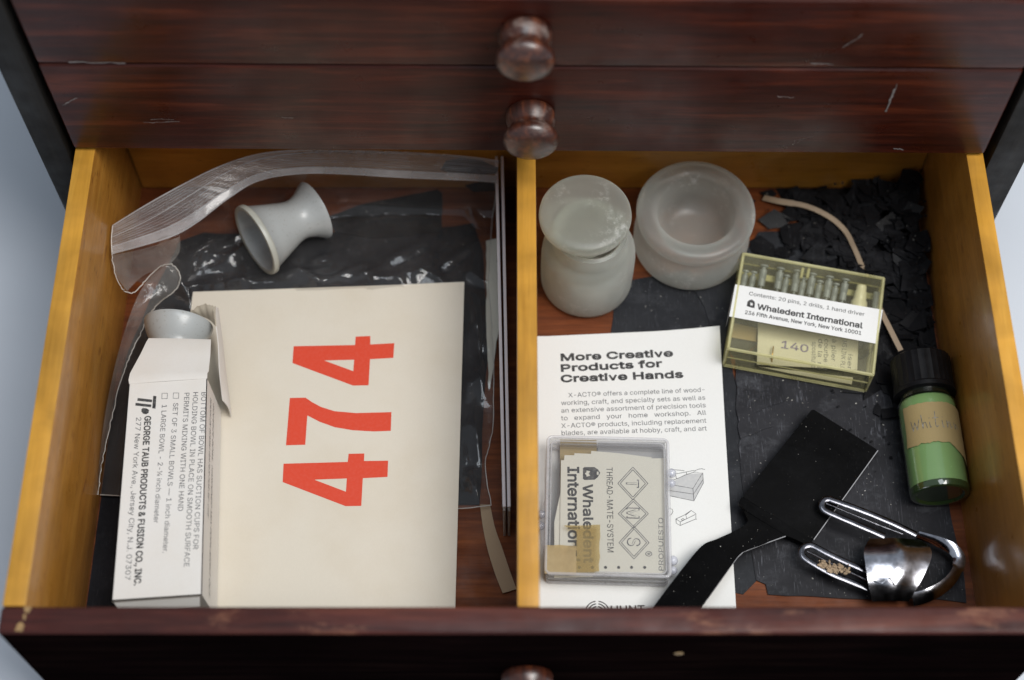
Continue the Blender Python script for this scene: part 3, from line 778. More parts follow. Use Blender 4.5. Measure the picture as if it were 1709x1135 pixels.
# ------------------------------------------------------------------ the open drawer
H = 83.0
DX0, DX1, IX0, IX1 = -200.3, 215.7, -191.0, 207.8
YF0, YF1, YB0, YB1 = -226.5, -215.2, 36.0, 44.0
dr = thing('drawer', 'open drawer with yellow wooden sides and a divider, full of dental odds and ends', 'drawer', (8, -90, -8), GR)
def board(name, lo, hi, m, mt, bev=.8):
    """board whose top edge has its own bare, lighter grain"""
    bm = new(); box(bm, lo, hi, bev)
    for f in bm.faces:
        f.normal_update()
        if f.normal.z > .9: f.material_index = 1
    return link(name, bm, [m, mt], dr, True)
board('side_panel', (DX0, YF1, -5), (IX0, YB1, H), M['maple'], M['maple_top'])
board('side_panel', (IX1, YF1, -5), (DX1, YB1, H), M['maple'], M['maple_top'])
board('back_panel', (IX0 + .45, YB0, 0), (IX1 - .45, YB1 - .5, H - 3), M['maple_back'], M['maple_top'])
board('divider', (2.2, YF1 + .1, 0), (10.9, YB0 - .1, H - 1.2), M['maple'], M['maple_top'])
bm = new(); box(bm, (IX0 - .01, YF1, -5), (IX1 + .01, YB0, 0), 0); link('bottom_panel', bm, M['floor_wood'], dr)
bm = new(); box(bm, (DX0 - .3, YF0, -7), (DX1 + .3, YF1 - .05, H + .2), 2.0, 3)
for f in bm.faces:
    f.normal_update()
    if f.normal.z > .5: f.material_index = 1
fpo = link('front_panel', bm, [M['mahogany_shaded'], M['mahogany_y']], dr, True)
knob(fpo, 6.4, YF0 + .3, 30.5)
# dovetail end grain of the side in the front panel's top, and a bare chip in its face
for q in (((-191.0, -217.6), (-189.4, -218.2), (-188.4, -216.2), (-188.9, -215.5), (-191.6, -215.4)), ((-193.6, -225.4), (-190.6, -225.6), (-190.2, -223.0), (-191.6, -221.6), (-193.0, -222.6)), ((-190.7, -221.2), (-190.0, -220.6), (-190.2, -218.6), (-191.0, -218.4), (-191.3, -219.8))):
    bm = new(); slab(bm, jag([Vector((x, y, H + .26)) for x, y in q], .2, .7, 6), .1)
    link('worn_joint', bm, M['chip'], fpo)
bm = new()
P = front_pt(1133, 1091, YF0 - .05)
lathe(bm, [(0, .25), (1.2, .2), (2.0, 0.02), (2.1, -.3)], axis_frame(P, (0, -1, 0)), 14)
link('wood_chip', bm, M['chip'], fpo)

# ------------------------------------------------------------------ black sheets, right compartment
SG = 'loose black sheets in the right compartment'
def sheet(label, px, z, th, mat, seed, amp=.5, step=5, cat='black sheet', group=SG, name='black_sheet'):
    P = jag(pts(px, z), amp, step, seed)
    c = sum(P, Vector()) / len(P)
    for p in P:
        p.x = max(min(p.x, 207.2), -190.4) if p.x > 11 or p.x < 2 else p.x
        p.y = min(p.y, 35.5)
    bm = new(); slab(bm, P, th)
    o = link(name, bm, mat, origin=(c.x, c.y, z - th))
    return tag(o, label, cat, group)
sheet('narrow black sheet beside the printed leaflet, its right edge broken', [(1186, 530), (1212, 556), (1224, 625), (1240, 690), (1250, 845), (1262, 970), (1240, 992), (1190, 985), (1150, 700)], .5, .45, M['sheet_b'], 11)
sheet('grey-black sheet under the stoppered jar, reaching to the top of the leaflet', [(1019, 566), (1024, 515), (1040, 470), (1150, 450), (1168, 492), (1183, 520), (1192, 566), (1100, 585)], .5, .45, M['sheet_b'], 12, .35)
sheet('black sheet between the open glass dish and the yellow case', [(1150, 470), (1247, 416), (1266, 387), (1351, 384), (1346, 440), (1330, 520), (1230, 600), (1188, 556), (1176, 512)], .95, .42, M['sheet_b'], 13, .35)
sheet('large scratched black sheet under the scraper and the steel clip', [(1227, 600), (1236, 735), (1232, 742), (1241, 826), (1252, 842), (1250, 900), (1262, 968), (1278, 975), (1282, 992), (1450, 1000), (1540, 998), (1613, 1006), (1606, 940), (1588, 868), (1566, 760), (1556, 600), (1440, 560), (1300, 560)], 1.0, .5, M['sheet_a'], 14, .35, 7)
sheet('torn black scrap just below the yellow case, its lower edge curled', [(1228, 615), (1300, 625), (1312, 668), (1290, 676), (1262, 688), (1290, 712), (1270, 718), (1236, 732), (1230, 690)], 1.5, .42, M['sheet_a'], 15, .5, 3)
sheet('black sheet in the back right corner under the broken flakes', [(1294, 312), (1312, 346), (1330, 362), (1338, 383), (1420, 390), (1500, 560), (1570, 640), (1570, 420), (1532, 300), (1400, 306)], .5, .45, M['sheet_c'], 16, .5)
sheet('black sheet behind the yellow case, below the tan band', [(1345, 386), (1402, 384), (1450, 440), (1480, 520), (1430, 560), (1335, 520)], 1.45, .42, M['sheet_c'], 17, .5)
sheet('black sheet along the right wall behind the green bottle', [(1470, 440), (1540, 430), (1560, 560), (1575, 690), (1500, 700), (1480, 560)], 1.6, .42, M['sheet_c'], 18, .9, 4)

def flakes():
    rnd = random.Random(5)
    bm = new()
    def pile(x, y):
        a = max(0, (x - 135) / 70); b = max(0, (y + 70) / 105)
        return 1.6 + 15 * (a ** 1.2) * (b ** 1.6) + 7 * max(0, (x - 188) / 20) * min(1, b * 1.5)
    n = 0
    while n < 330:
        x = rnd.uniform(124, 206); y = rnd.uniform(-95, 34)
        edge = (x - 124) / 82 * .75 + (y + 95) / 130 * .6
        if edge < rnd.uniform(.35, 1.0): continue
        if x < 150 and y > 20 and x < 132: continue
        z = pile(x, y) + rnd.uniform(0, 1.5)
        r = rnd.uniform(2.8, 10)
        k = rnd.randint(4, 6)
        a0 = rnd.uniform(0, 6.28)
        tilt = rnd.uniform(0, .30) if rnd.random() < .8 else rnd.uniform(.3, .9)
        q = Matrix.Rotation(rnd.uniform(0, 6.28), 3, 'Z') @ Matrix.Rotation(tilt, 3, 'X')
        loop = []
        for i in range(k):
            a = a0 + 6.283 * i / k + rnd.uniform(-.3, .3)
            rr = r * rnd.uniform(.6, 1.15)
            loop.append(q @ Vector((rr * math.cos(a), rr * math.sin(a) * .75, 0)) + Vector((x, y, z)))
        if max(p.x for p in loop) > 207.4 or max(p.y for p in loop) > 35.6 or min(p.z for p in loop) < 1.0: continue
        nrm = q @ Vector((0, 0, -.35))
        top = [bm.verts.new(p) for p in loop]; bot = [bm.verts.new(p + nrm) for p in loop]
        bm.faces.new(top); bm.faces.new(bot[::-1])
        for i in range(k):
            j = (i + 1) % k
            bm.faces.new((top[j], top[i], bot[i], bot[j]))
        n += 1
    # crumbs that have spilled from the heap
    for _ in range(260):
        x = 120 + 87 * rnd.random() ** .7; y = -130 + 165 * rnd.random() ** .8
        if x < 150 and y < -60: continue
        r = rnd.uniform(.3, 1.1)
        q = Matrix.Rotation(rnd.uniform(0, 6.28), 3, 'Z') @ Matrix.Rotation(rnd.uniform(0, .8), 3, 'X')
        z = (pile(x, y) + 1.2) if y > -60 else 2.3
        if x > 206: continue
        tri = [bm.verts.new(q @ Vector((r * math.cos(a), r * math.sin(a), 0)) + Vector((x, y, z))) for a in (0, 1.7, 3.2, 4.9)]
        bm.faces.new(tri)
    o = link('black_flakes', bm, M['sheet_c'])
    tag(o, 'heap of small broken black flakes piled in the back right corner of the drawer', 'flakes', None, 'stuff')
flakes()

# ------------------------------------------------------------------ tan band
bm = new()
P = spline(pts([(1274, 331, 2), (1300, 337, 5), (1345, 345, 7), (1384, 363, 8), (1410, 386, 8), (1424, 412, 8), (1436, 440, 6), (1452, 480, 3), (1470, 520, 5), (1486, 552, 6.5), (1503, 586, 7)], 2), 8)
n = len(P)
L = []
for i, p in enumerate(P):
    t = (P[min(i + 1, n - 1)] - P[max(i - 1, 0)]).normalized()
    s = Vector((0, 0, 1)).cross(t).normalized()
    tw = .25 if i > 56 else .9 - .6 * min(1, abs(i - 40) / 30)
    wv = (s * math.cos(tw) + Vector((0, 0, 1)) * math.sin(tw)) * (1.25 if i > 12 else 1.5)
    nn_ = t.cross(wv).normalized() * .13
    L.append([bm.verts.new(p + Vector((0, 0, .6)) + q) for q in (wv - nn_, wv + nn_, -wv + nn_, -wv - nn_)])
for i in range(n - 1):
    for j in range(4):
        bm.faces.new((L[i][j], L[i][(j + 1) % 4], L[i + 1][(j + 1) % 4], L[i + 1][j]))
bm.faces.new(L[0]); bm.faces.new(L[-1][::-1])
o = link('tan_band', bm, M['tan_band'], origin=P[40])
tag(o, 'thin curved tan band looping from the glass dish to the green bottle', 'band')

# ------------------------------------------------------------------ glass jar with stopper
JX, JY = at(978, 466, 0).x, -18.4
jar = thing('stoppered_jar', 'small frosted glass jar closed with a wide flat glass stopper', 'jar', (JX, JY, .5))
prof = [(0, .6), (20.5, .6), (22, 1.6), (22.6, 4), (22.8, 14), (22.8, 25), (22.4, 30), (21.2, 33.6), (19.4, 35.6), (18.2, 36.6), (17.7, 38), (17.7, 46.0), (16.2, 46.8), (15.2, 46),
        (14.8, 40), (15.2, 36), (18.4, 31), (19.8, 27), (20.2, 18), (20.0, 6), (18, 3.6), (0, 3.4)]
bm = new(); lathe(bm, prof, Matrix.Translation((JX, JY - .9, .5)), 80); link('jar_body', bm, M['glass'], jar, True, 50)
prof = [(0, 36), (11.0, 36), (12.0, 37.5), (14.4, 46.8), (16.0, 47.2), (16.6, 49.5), (18.2, 52.6), (20.6, 54.4), (21.5, 55.6), (21.7, 57.4), (21.4, 59.2), (20.2, 60.4), (16, 60.7), (6, 60.6), (2.2, 60.3), (0, 60.1)]
bm = new(); lathe(bm, prof, Matrix.Translation((JX - 2.8, JY + .9, .5)), 80); link('stopper', bm, M['glass_stopper'], jar, True, 50)

# ------------------------------------------------------------------ open glass dish
DXc, DYc = 89.6, 1.6
dish = thing('glass_dish', 'open frosted glass dish with a thick flared rim and a deep hollow', 'glass dish', (DXc, DYc, 1))
prof = [(0, .2), (25.5, .2), (27.6, 1.4), (28.6, 4), (28.8, 10), (28.4, 15.5), (27.2, 19), (26.3, 21.5), (26.6, 23.5), (28.0, 25.6), (28.9, 28.0), (29.0, 30.4), (28.3, 32.2), (26.6, 33.2),
        (22.5, 33.0), (20.0, 31.6), (18.9, 28.6), (18.6, 23), (17.6, 17), (15.2, 12.6), (10, 10.2), (0, 9.6)]
bm = new(); lathe(bm, prof, Matrix.Translation((DXc, DYc, 1)), 80); link('dish_body', bm, M['glass'], dish, True, 60)

# ------------------------------------------------------------------ printed leaflet
BZ = 2.0
bl = thing('leaflet', 'white printed leaflet headed in bold black type, beside the divider', 'leaflet', at(1060, 780, 1))
TLc, TRc, BRc, BLc = at(897.5, 562, BZ), at(1200, 548, BZ), at(1228, 1008, BZ), at(897.5, 1010, BZ)
TLc.x = 11.4
BRc = TRc + (BRc - TRc) * 1.13
BLc = Vector((11.4, BRc.y - 1, BZ))
def leaf_z(p):
    # the top right corner curls up a little; the right edge lifts slightly
    u = (p.x - 12) / 90; v = (p.y + 210) / 165
    return BZ + 3.0 * max(0, u + v - 1.62) ** 1.3 * 3 + .5 * max(0, u - .85) * 4 + .9 * max(0, .05 - u) * 10
bm = new()
nu, nv = 28, 44
G = []
for j in range(nv + 1):
    row = []
    for i in range(nu + 1):
        a = BLc.lerp(BRc, i / nu); b = TLc.lerp(TRc, i / nu)
        p = a.lerp(b, j / nv)
        p.z = leaf_z(p)
        row.append(bm.verts.new(p))
    G.append(row)
for j in range(nv):
    for i in range(nu):
        bm.faces.new((G[j][i], G[j][i + 1], G[j + 1][i + 1], G[j + 1][i]))
r = bmesh.ops.extrude_face_region(bm, geom=bm.faces[:])
for v in r['geom']:
    if isinstance(v, bmesh.types.BMVert): v.co.z -= .8
bmesh.ops.recalc_face_normals(bm, faces=bm.faces)
link('paper', bm, M['booklet'], bl, True, 50)
def on_leaf(p): return Vector((p.x, p.y, leaf_z(p) + .07))
def L2(px, py): return at(px, py, BZ)
bm = new()
for s, a, b in (('More Creative', (937, 602), (1122.5, 594.6)), ('Products for', (937.3, 620), (1104.6, 612)), ('Creative Hands', (937, 637.7), (1139.7, 630))):
    write(bm, s, L2(*a), L2(*b), 3.55, .085, warp=on_leaf)
link('heading', bm, M['black_ink'], bl)
bm = new()
for s, a, b in (('X-ACTO\u00ae offers a complete line of wood-', (948.7, 663.3), (1176, 654)), ('working, craft, and specialty sets as well as', (936.7, 676.4), (1177, 667.3)),
                ('an extensive assortment of precision tools', (936.7, 689), (1178, 680)), ('to   expand   your   home   workshop.   All', (936.7, 701.8), (1178.6, 692.3)),
                ('X-ACTO\u00ae products, including replacement', (937, 714.5), (1179, 705.6)), ('blades, are available at hobby, craft, and art', (937.5, 726.6), (1179.7, 718.7))):
    write(bm, s, L2(*a), L2(*b), 2.35, .002, warp=on_leaf)
link('body_text', bm, M['grey_ink'], bl)
# line drawing of the wooden box, the pen and the small block
def D(px, py): return on_leaf(at(px, py, BZ))
def dz(x, y): return (880 + x / 3.661, 710 + y / 3.661)
bm = new()
flat(bm, [D(*dz(*q)) - Vector((0, 0, .03)) for q in ((866, 362), (960, 300), (1072, 290), (1075, 350), (1018, 462), (870, 432))])
link('drawing_tone', bm, M['shade_ink'], bl)
bm = new()
for ln in (((866, 268), (960, 277)), ((1015, 285), (1072, 290), (1012, 386), (866, 360)), ((1072, 290), (1076, 352), (1018, 462), (868, 430)), ((1012, 386), (1018, 462)), ((866, 398), (1016, 420), (1076, 328)),
           ((870, 318), (900, 298), (970, 285), (1020, 275), (1026, 284), (975, 300), (905, 330), (874, 338)), ((1022, 279), (1045, 268), (1066, 265), (1086, 270)), ((905, 297), (912, 328)), ((970, 285), (976, 300)),
           ((866, 508), (885, 512), (890, 528), (880, 545), (866, 550)),
           ((908, 572), (960, 548), (1002, 520), (1030, 540), (1030, 572), (934, 612), (910, 598), (908, 572)), ((908, 572), (935, 590), (975, 570), (968, 548), (1002, 520)), ((935, 590), (934, 612)), ((975, 570), (1026, 545)), ((940, 576), (952, 568), (960, 574), (948, 582), (940, 576)), ((1030, 572), (1036, 574))):
    stroke(bm, [D(*dz(*q)) for q in ln], .26)
link('line_drawing', bm, M['line_ink'], bl)
bm = new()
for r0 in (3.0, 4.2, 5.4):
    c0 = at(997, 1023, BZ)
    for sgn in (-1, 1):
        stroke(bm, [on_leaf(c0 + Vector((sgn * r0 * math.sin(a), r0 * math.cos(a), 0))) for a in [x * .12 for x in range(1, 11)]], .5)
write(bm, 'HUNT', at(1020, 1023.5, BZ), at(1076, 1022.5, BZ), 3.4, .03, warp=on_leaf)
link('emblem', bm, M['black_ink'], bl)

# ------------------------------------------------------------------ hinged clear box with cards
cb = thing('clear_case', 'clear hinged plastic case of small printed cards lying on the leaflet', 'plastic case', at(1015, 860, 3))
CZ0, CZ1 = 2.9, 16.0
q0 = pts([(919, 729), (1118, 734), (1114, 962), (907, 956)], CZ1)
cx = sum(q0, Vector()) / 4
ux = (q0[1] - q0[0] + q0[2] - q0[3]).normalized(); uy = Vector((0, 0, 1)).cross(ux)
CW = ((q0[1] - q0[0]).length + (q0[2] - q0[3]).length) / 2
CD = ((q0[1] - q0[2]).length + (q0[0] - q0[3]).length) / 2
CM = frame((cx.x, cx.y, 0), ux, uy, (0, 0, 1))
def cbox(bm, lo, hi, bev=0): box(bm, lo, hi, bev, 2, CM)
hw, hd = CW / 2, CD / 2
zm = 8.6
bm = new()
cbox(bm, (-hw + .4, -hd + .4, CZ0), (hw - .4, hd - .4, CZ0 + 1.0))
for lo, hi in (((-hw + .4, -hd + .4), (-hw + 1.6, hd - .4)), ((hw - 1.6, -hd + .4), (hw - .4, hd - .4)), ((-hw + 1.7, -hd + .4), (hw - 1.7, -hd + 1.6)), ((-hw + 1.7, hd - 1.6), (hw - 1.7, hd - .4))):
    cbox(bm, (lo[0], lo[1], CZ0 + 1.05), (hi[0], hi[1], zm))
base_ = link('case_base', bm, M['clear'], cb)
bm = new()
cbox(bm, (-hw, -hd, CZ1 - .9), (hw, hd, CZ1), .3)
lid = link('case_lid', bm, M['clear'], cb)
bm = new()
for lo, hi in (((-hw, -hd), (-hw + 1.1, hd)), ((hw - 1.1, -hd), (hw, hd)), ((-hw + 1.15, -hd), (hw - 1.15, -hd + 1.1)), ((-hw + 1.15, hd - 1.1), (hw - 1.15, hd))):
    cbox(bm, (lo[0], lo[1], zm + .1), (hi[0], hi[1], CZ1 - .95))
link('lid_wall', bm, M['clear'], lid)
bm = new()
def loop_pts(w, d, z, r=2.2):
    out = []
    for sx, sy, a0 in ((1, 1, 0), (-1, 1, 90), (-1, -1, 180), (1, -1, 270)):
        for a in range(0, 91, 15):
            out.append(CM @ Vector((sx * (w - r) + r * math.cos(RAD(a0 + a)), sy * (d - r) + r * math.sin(RAD(a0 + a)), z)))
    return out
tube(bm, loop_pts(hw + .1, hd + .1, CZ1 - .1), .75, 8, closed=True)
tube(bm, loop_pts(hw - 1.5, hd - 1.5, CZ1 - 1.2), .35, 6, closed=True)
link('lid_rim', bm, M['clear_edge'], lid, True)
bm = new(); tube(bm, loop_pts(hw - .2, hd - .2, CZ0 + .9), .6, 8, closed=True); tube(bm, loop_pts(hw - .2, hd - .2, zm), .35, 6, closed=True)
link('base_rim', bm, M['clear_edge'], base_, True)
for i, (lx, ly, r0) in enumerate(((hw + 2.4, hd - 13, 2.2), (hw + 2.2, hd - 18.5, 1.9), (hw + 2.2, -hd + 10.5, 2.3), (hw + 2.2, -hd + 5.5, 1.9))):
    bm = new()
    p = CM @ Vector((lx, ly, 7.5 + (i % 2)))
    bmesh.ops.create_uvsphere(bm, u_segments=20, v_segments=12, radius=r0, matrix=Matrix.Translation(p))
    tube(bm, [CM @ Vector((hw - .5, ly, 7.5)), p], r0 * .55, 10)
    link('hinge_pin', bm, M['clear_knob'], cb, True)
for i, (lx, ly) in enumerate(((-hw - 2.3, .5 * hd - 18), (-hw - 2.6, .5 * hd - 24))):
    bm = new(); p = CM @ Vector((lx, ly, 6 + i))
    bmesh.ops.create_uvsphere(bm, u_segments=20, v_segments=12, radius=2.0, matrix=Matrix.Translation(p))
    link('catch_knob', bm, M['clear_knob'], cb, True)
bm = new()
slab(bm, [CM @ Vector(p) for p in ((-hw - 3.6, .5 * hd - 22, 5.5), (-hw - .2, .5 * hd - 6, 6.5), (-hw - .2, -hd + 12, 6.5), (-hw - 1.2, -hd + 13, 6.0))], .8)
link('catch_tab', bm, M['clear_edge'], cb)

# cards inside: tan backing, several slips, the printed card on top
IZ = 12.4
def inner(name, label, cat, px, z, mat, group=None, th=.3):
    P = pts(px, z)
    c = sum(P, Vector()) / len(P)
    bm = new(); slab(bm, P, th)
    o = link(name, bm, mat, origin=(c.x, c.y, z - th))
    return tag(o, label, cat, group)
def cz(x, y): return (880 + x / 3.661, 710 + y / 3.661)
inner('backing_card', 'tan backing card showing at the top left inside the clear case', 'card', [cz(*q) for q in ((200, 86), (424, 90), (424, 560), (200, 560))], 6.0, M['tape'])
inner('backing_card', 'grey backing card showing at the top right inside the clear case', 'card', [cz(*q) for q in ((430, 96), (838, 104), (836, 560), (430, 560))], 5.6, plain('grey_card', (.40, .40, .40), .7, var=.05))
CGR = 'ivory cards inside the clear case'
inner('paper_card', 'ivory card at the back of the stack, its corner rising in the middle', 'card', [cz(*q) for q in ((392, 156), (560, 170), (760, 196), (760, 800), (300, 800))], 10.6, M['ivory_paper'], CGR)
inner('paper_card', 'ivory card with its top edge just right of the lowest step', 'card', [cz(*q) for q in ((288, 170), (500, 178), (600, 860), (250, 870))], 11.2, M['ivory_paper'], CGR)
inner('paper_card', 'ivory card sticking out at the left of the printed card', 'card', [cz(*q) for q in ((228, 182), (400, 184), (400, 925), (165, 930), (165, 590), (200, 420))], 11.7, M['ivory_paper'], CGR)
pc = thing('printed_card', 'uppermost ivory card printed with three diamonds, inside the clear case', 'card', at(1020, 860, IZ - .3))
bm = new(); slab(bm, pts([cz(*q) for q in ((206, 213), (846, 200), (842, 908), (196, 916))], IZ), .3); link('card', bm, M['ivory_paper'], pc)
def Cp(x, y, dz_=.07):
    p = at(*cz(x, y), IZ); p.z += dz_
    return p
bm = new()
write(bm, 'International', Cp(248, 256), Cp(252, 836), 5.0, .05)
write(bm, 'Whaledent', Cp(341, 362), Cp(346, 838), 4.3, .05)
write(bm, 'THREAD-MATE-SYSTEM', Cp(484, 257), Cp(490, 775), 2.75, .006)
for x in (318, 398, 478, 558, 637, 717):
    c0 = Cp(x, 868)
    flat(bm, [c0 + Vector((.72 * math.cos(a * .524), .72 * math.sin(a * .524), 0)) for a in range(12)])
link('lettering', bm, M['black_ink'], pc)
bm = new()
flat(bm, [Cp(*q) for q in ((340, 262), (350, 255), (410, 255), (430, 268), (446, 290), (430, 318), (412, 332), (350, 334), (340, 326))],
     [[Cp(*q) for q in ((362, 276), (385, 280), (375, 294), (385, 308), (362, 314), (362, 306), (352, 295), (362, 285))], [Cp(*q) for q in ((425, 283), (436, 283), (436, 302), (425, 302))]])
link('emblem', bm, M['black_ink'], pc)
bm = new()
for cx0, cy0, hh, hv in ((645, 355, 92, 100), (648, 540, 92, 90), (652, 717, 92, 100)):
    for f in (1.0, .84):
        q = [Cp(cx0 - hh * f, cy0), Cp(cx0, cy0 - hv * f), Cp(cx0 + hh * f, cy0), Cp(cx0, cy0 + hv * f)]
        for i in range(4): stroke(bm, [q[i], q[(i + 1) % 4]], .34)
link('diamonds', bm, M['grey_ink'], pc)
bm = new(); bi = new()
for ch, cx0, cy0, wv in (('T', 645, 355, 46), ('M', 648, 535, 62), ('S', 652, 712, 46)):
    write(bm, ch, Cp(cx0 - 40, cy0 - wv / 2), Cp(cx0 - 40, cy0 + wv / 2), 5.6, .035)
    write(bi, ch, Cp(cx0 - 35, cy0 - wv / 2 + 4, .12), Cp(cx0 - 35, cy0 + wv / 2 - 4, .12), 4.9, -.014)
write(bm, '\u00ae', Cp(708, 768), Cp(708, 800), 4.0, .0)
link('outline_letters', bm, M['grey_ink'], pc)
link('outline_letters', bi, M['ivory_paper'], pc)
bm = new(); write(bm, 'PROPUESTO', Cp(832, 888), Cp(830, 565), 2.1, .006); link('lettering', bm, M['grey_ink'], pc)
# old tape stuck over the lid's lower left corner
for px_, z_, m_, lb_, sd in (([(300, 640), (222, 612), (445, 606), (440, 890), (303, 902)], CZ1 + .15, 'amber_tape', 'thin see-through piece of yellowed tape over the printing on the clear case', 8),
                             ([(112, 730), (300, 736), (300, 912), (106, 905)], CZ1 + .32, 'amber_tape_thick', 'brown cloudy piece of old tape on the lower left corner of the clear case', 9)):
    P = [at(*cz(*q), z_) for q in px_]
    bm = new(); slab(bm, jag(P, .3, 3, sd), .1)
    tag(link('old_tape', bm, M[m_], origin=P[0]), lb_, 'tape')

# ------------------------------------------------------------------ yellow pin case
PZ = 20.0
q0 = pts([(1243, 423), (1481, 462), (1455, 628), (1209, 580)], PZ)
cx = sum(q0, Vector()) / 4
ux = (q0[1] - q0[0] + q0[2] - q0[3]).normalized(); uy = Vector((0, 0, 1)).cross(ux)
PW = ((q0[1] - q0[0]).length + (q0[2] - q0[3]).length) / 4
PD = ((q0[1] - q0[2]).length + (q0[0] - q0[3]).length) / 4
PM = frame((cx.x, cx.y, 0), ux, uy, (0, 0, 1))
pz0 = 1.7
pcs = thing('pin_case', 'transparent yellow plastic case of pins with a white printed label band', 'plastic case', (cx.x, cx.y, pz0))
def walls(bm, w, d, t, z0, z1, Mx):
    for lo, hi in (((-w, -d), (-w + t, d)), ((w - t, -d), (w, d)), ((-w + t + .02, -d), (w - t - .02, -d + t)), ((-w + t + .02, d - t), (w - t - .02, d))):
        box(bm, (lo[0], lo[1], z0), (hi[0], hi[1], z1), 0, 2, Mx)
bm = new(); box(bm, (-PW, -PD, pz0), (PW, PD, pz0 + 1.2), 0, 2, PM); walls(bm, PW, PD, 1.3, pz0 + 1.25, 11, PM); b1 = link('case_base', bm, M['yellow'], pcs)
bm = new(); box(bm, (-PW, -PD, PZ - 1.1), (PW, PD, PZ), 0, 2, PM); walls(bm, PW, PD, 1.3, 11.1, PZ - 1.15, PM); b2 = link('case_lid', bm, M['yellow'], pcs)
def rect_loop(w, d, z, Mx): return [Mx @ Vector((sx * w, sy * d, z)) for sx, sy in ((1, 1), (-1, 1), (-1, -1), (1, -1))]
def edges(bm, w, d, z, r, Mx):
    q = rect_loop(w, d, z, Mx)
    for i in range(4): tube(bm, [q[i], q[(i + 1) % 4]], r, 6)
bm = new(); edges(bm, PW - .6, PD - .6, PZ - .5, .85, PM)
for sx, sy in ((1, 1), (-1, 1), (-1, -1), (1, -1)): tube(bm, [PM @ Vector((sx * (PW - .6), sy * (PD - .6), 11)), PM @ Vector((sx * (PW - .6), sy * (PD - .6), PZ - .5))], .7, 6)
link('lid_edge', bm, M['yellow_edge'], b2)
bm = new(); edges(bm, PW - .6, PD - .6, pz0 + .7, .85, PM); edges(bm, PW - .6, PD - .6, 10.9, .35, PM)
for sx, sy in ((1, 1), (-1, 1), (-1, -1), (1, -1)): tube(bm, [PM @ Vector((sx * (PW - .6), sy * (PD - .6), pz0 + .7)), PM @ Vector((sx * (PW - .6), sy * (PD - .6), 11))], .7, 6)
link('base_edge', bm, M['yellow_edge'], b1)
def pzm(x, y): return (1190 + x / 4.365, 410 + y / 4.365)
def Pl(x, y, z): return at(*pzm(x, y), z)
# inner shelf that holds the pins
bm = new()
q = [Pl(205, 180, 9), Pl(1232, 360, 9), Pl(1225, 400, 9), Pl(195, 222, 9)]
slab(bm, q, .8)
for x in (655, 700):
    a, b = Pl(x, 165, 17), Pl(x - 14, 235, 17)
    tube(bm, [a, b], .8, 6)
link('pin_rack', bm, M['yellow_edge'], b1)
# label band round the case
lab = [Pl(162, 282, PZ + .14), Pl(1238, 468, PZ + .14), Pl(1193, 715, PZ + .14), Pl(118, 515, PZ + .14)]
bm = new()
slab(bm, lab, .12)
for i, j in ((0, 3), (1, 2)):
    a, b = lab[i], lab[j]
    out = (ux if i == 1 else -ux) * .25
    vs = [bm.verts.new(p) for p in (a + out, b + out, b + out - Vector((0, 0, 11)), a + out - Vector((0, 0, 11)))]
    bm.faces.new(vs if i == 0 else vs[::-1])
lb = link('label_band', bm, M['label'], pcs)
bm = new()
LZ = PZ + .22
write(bm, 'Contents: 20 pins, 2 drills, 1 hand driver', Pl(262, 360, LZ), Pl(1102, 513, LZ), 2.0, .006)
write(bm, 'Whaledent International', Pl(322, 462, LZ), Pl(1086, 602, LZ), 2.9, .055)
write(bm, '236 Fifth Avenue, New York, New York 10001', Pl(232, 497, LZ), Pl(1078, 650, LZ), 1.95, .03)
link('lettering', bm, M['black_ink'], lb)
bm = new()
flat(bm, [Pl(x, y, LZ) for x, y in ((246, 440), (250, 410), (262, 398), (282, 392), (300, 405), (306, 418), (302, 455), (280, 452))],
     [[Pl(x, y, LZ) for x, y in ((272, 412), (276, 412), (278, 422), (284, 414), (290, 424), (286, 442), (279, 432), (272, 440))]])
link('emblem', bm, M['black_ink'], lb)
# paper slips inside
sl = thing('folded_slip', 'folded ivory slip with a purple stamp inside the yellow case', 'paper slip', Pl(690, 780, 2.8))
bm = new(); slab(bm, [Pl(330, 560, 7), Pl(1060, 690, 7), Pl(1050, 905, 7), Pl(320, 865, 7)], .4); slab(bm, [Pl(330, 880, 4.2), Pl(1020, 960, 4.2), Pl(1010, 1010, 4.2), Pl(560, 930, 4.2)], .3)
link('paper', bm, M['slip'], sl)
bm = new(); write(bm, '140', Pl(497, 745, 7.08), Pl(690, 778, 7.08), 4.0, .04); link('stamp', bm, M['purple_ink'], sl)
bm = new()
for s, a, b in (('spostitutio', (722, 700), (716, 890)), ('de la  re', (768, 680), (760, 900)), ('courbe le', (812, 680), (804, 905)), ('\u00e0 plier  T', (868, 680), (858, 905)), ('MS LINK PLC', (945, 690), (925, 900)), ('iser', (985, 790), (978, 900))):
    write(bm, s, Pl(*a, 7.08), Pl(*b, 7.08), 2.2, .0)
link('lettering', bm, M['grey_ink'], sl)
o = inner('tan_slip', 'small tan slip at the lower left inside the yellow case', 'paper slip', [pzm(*q) for q in ((135, 560), (320, 600), (318, 700), (118, 665))], 4.0, M['tape'])
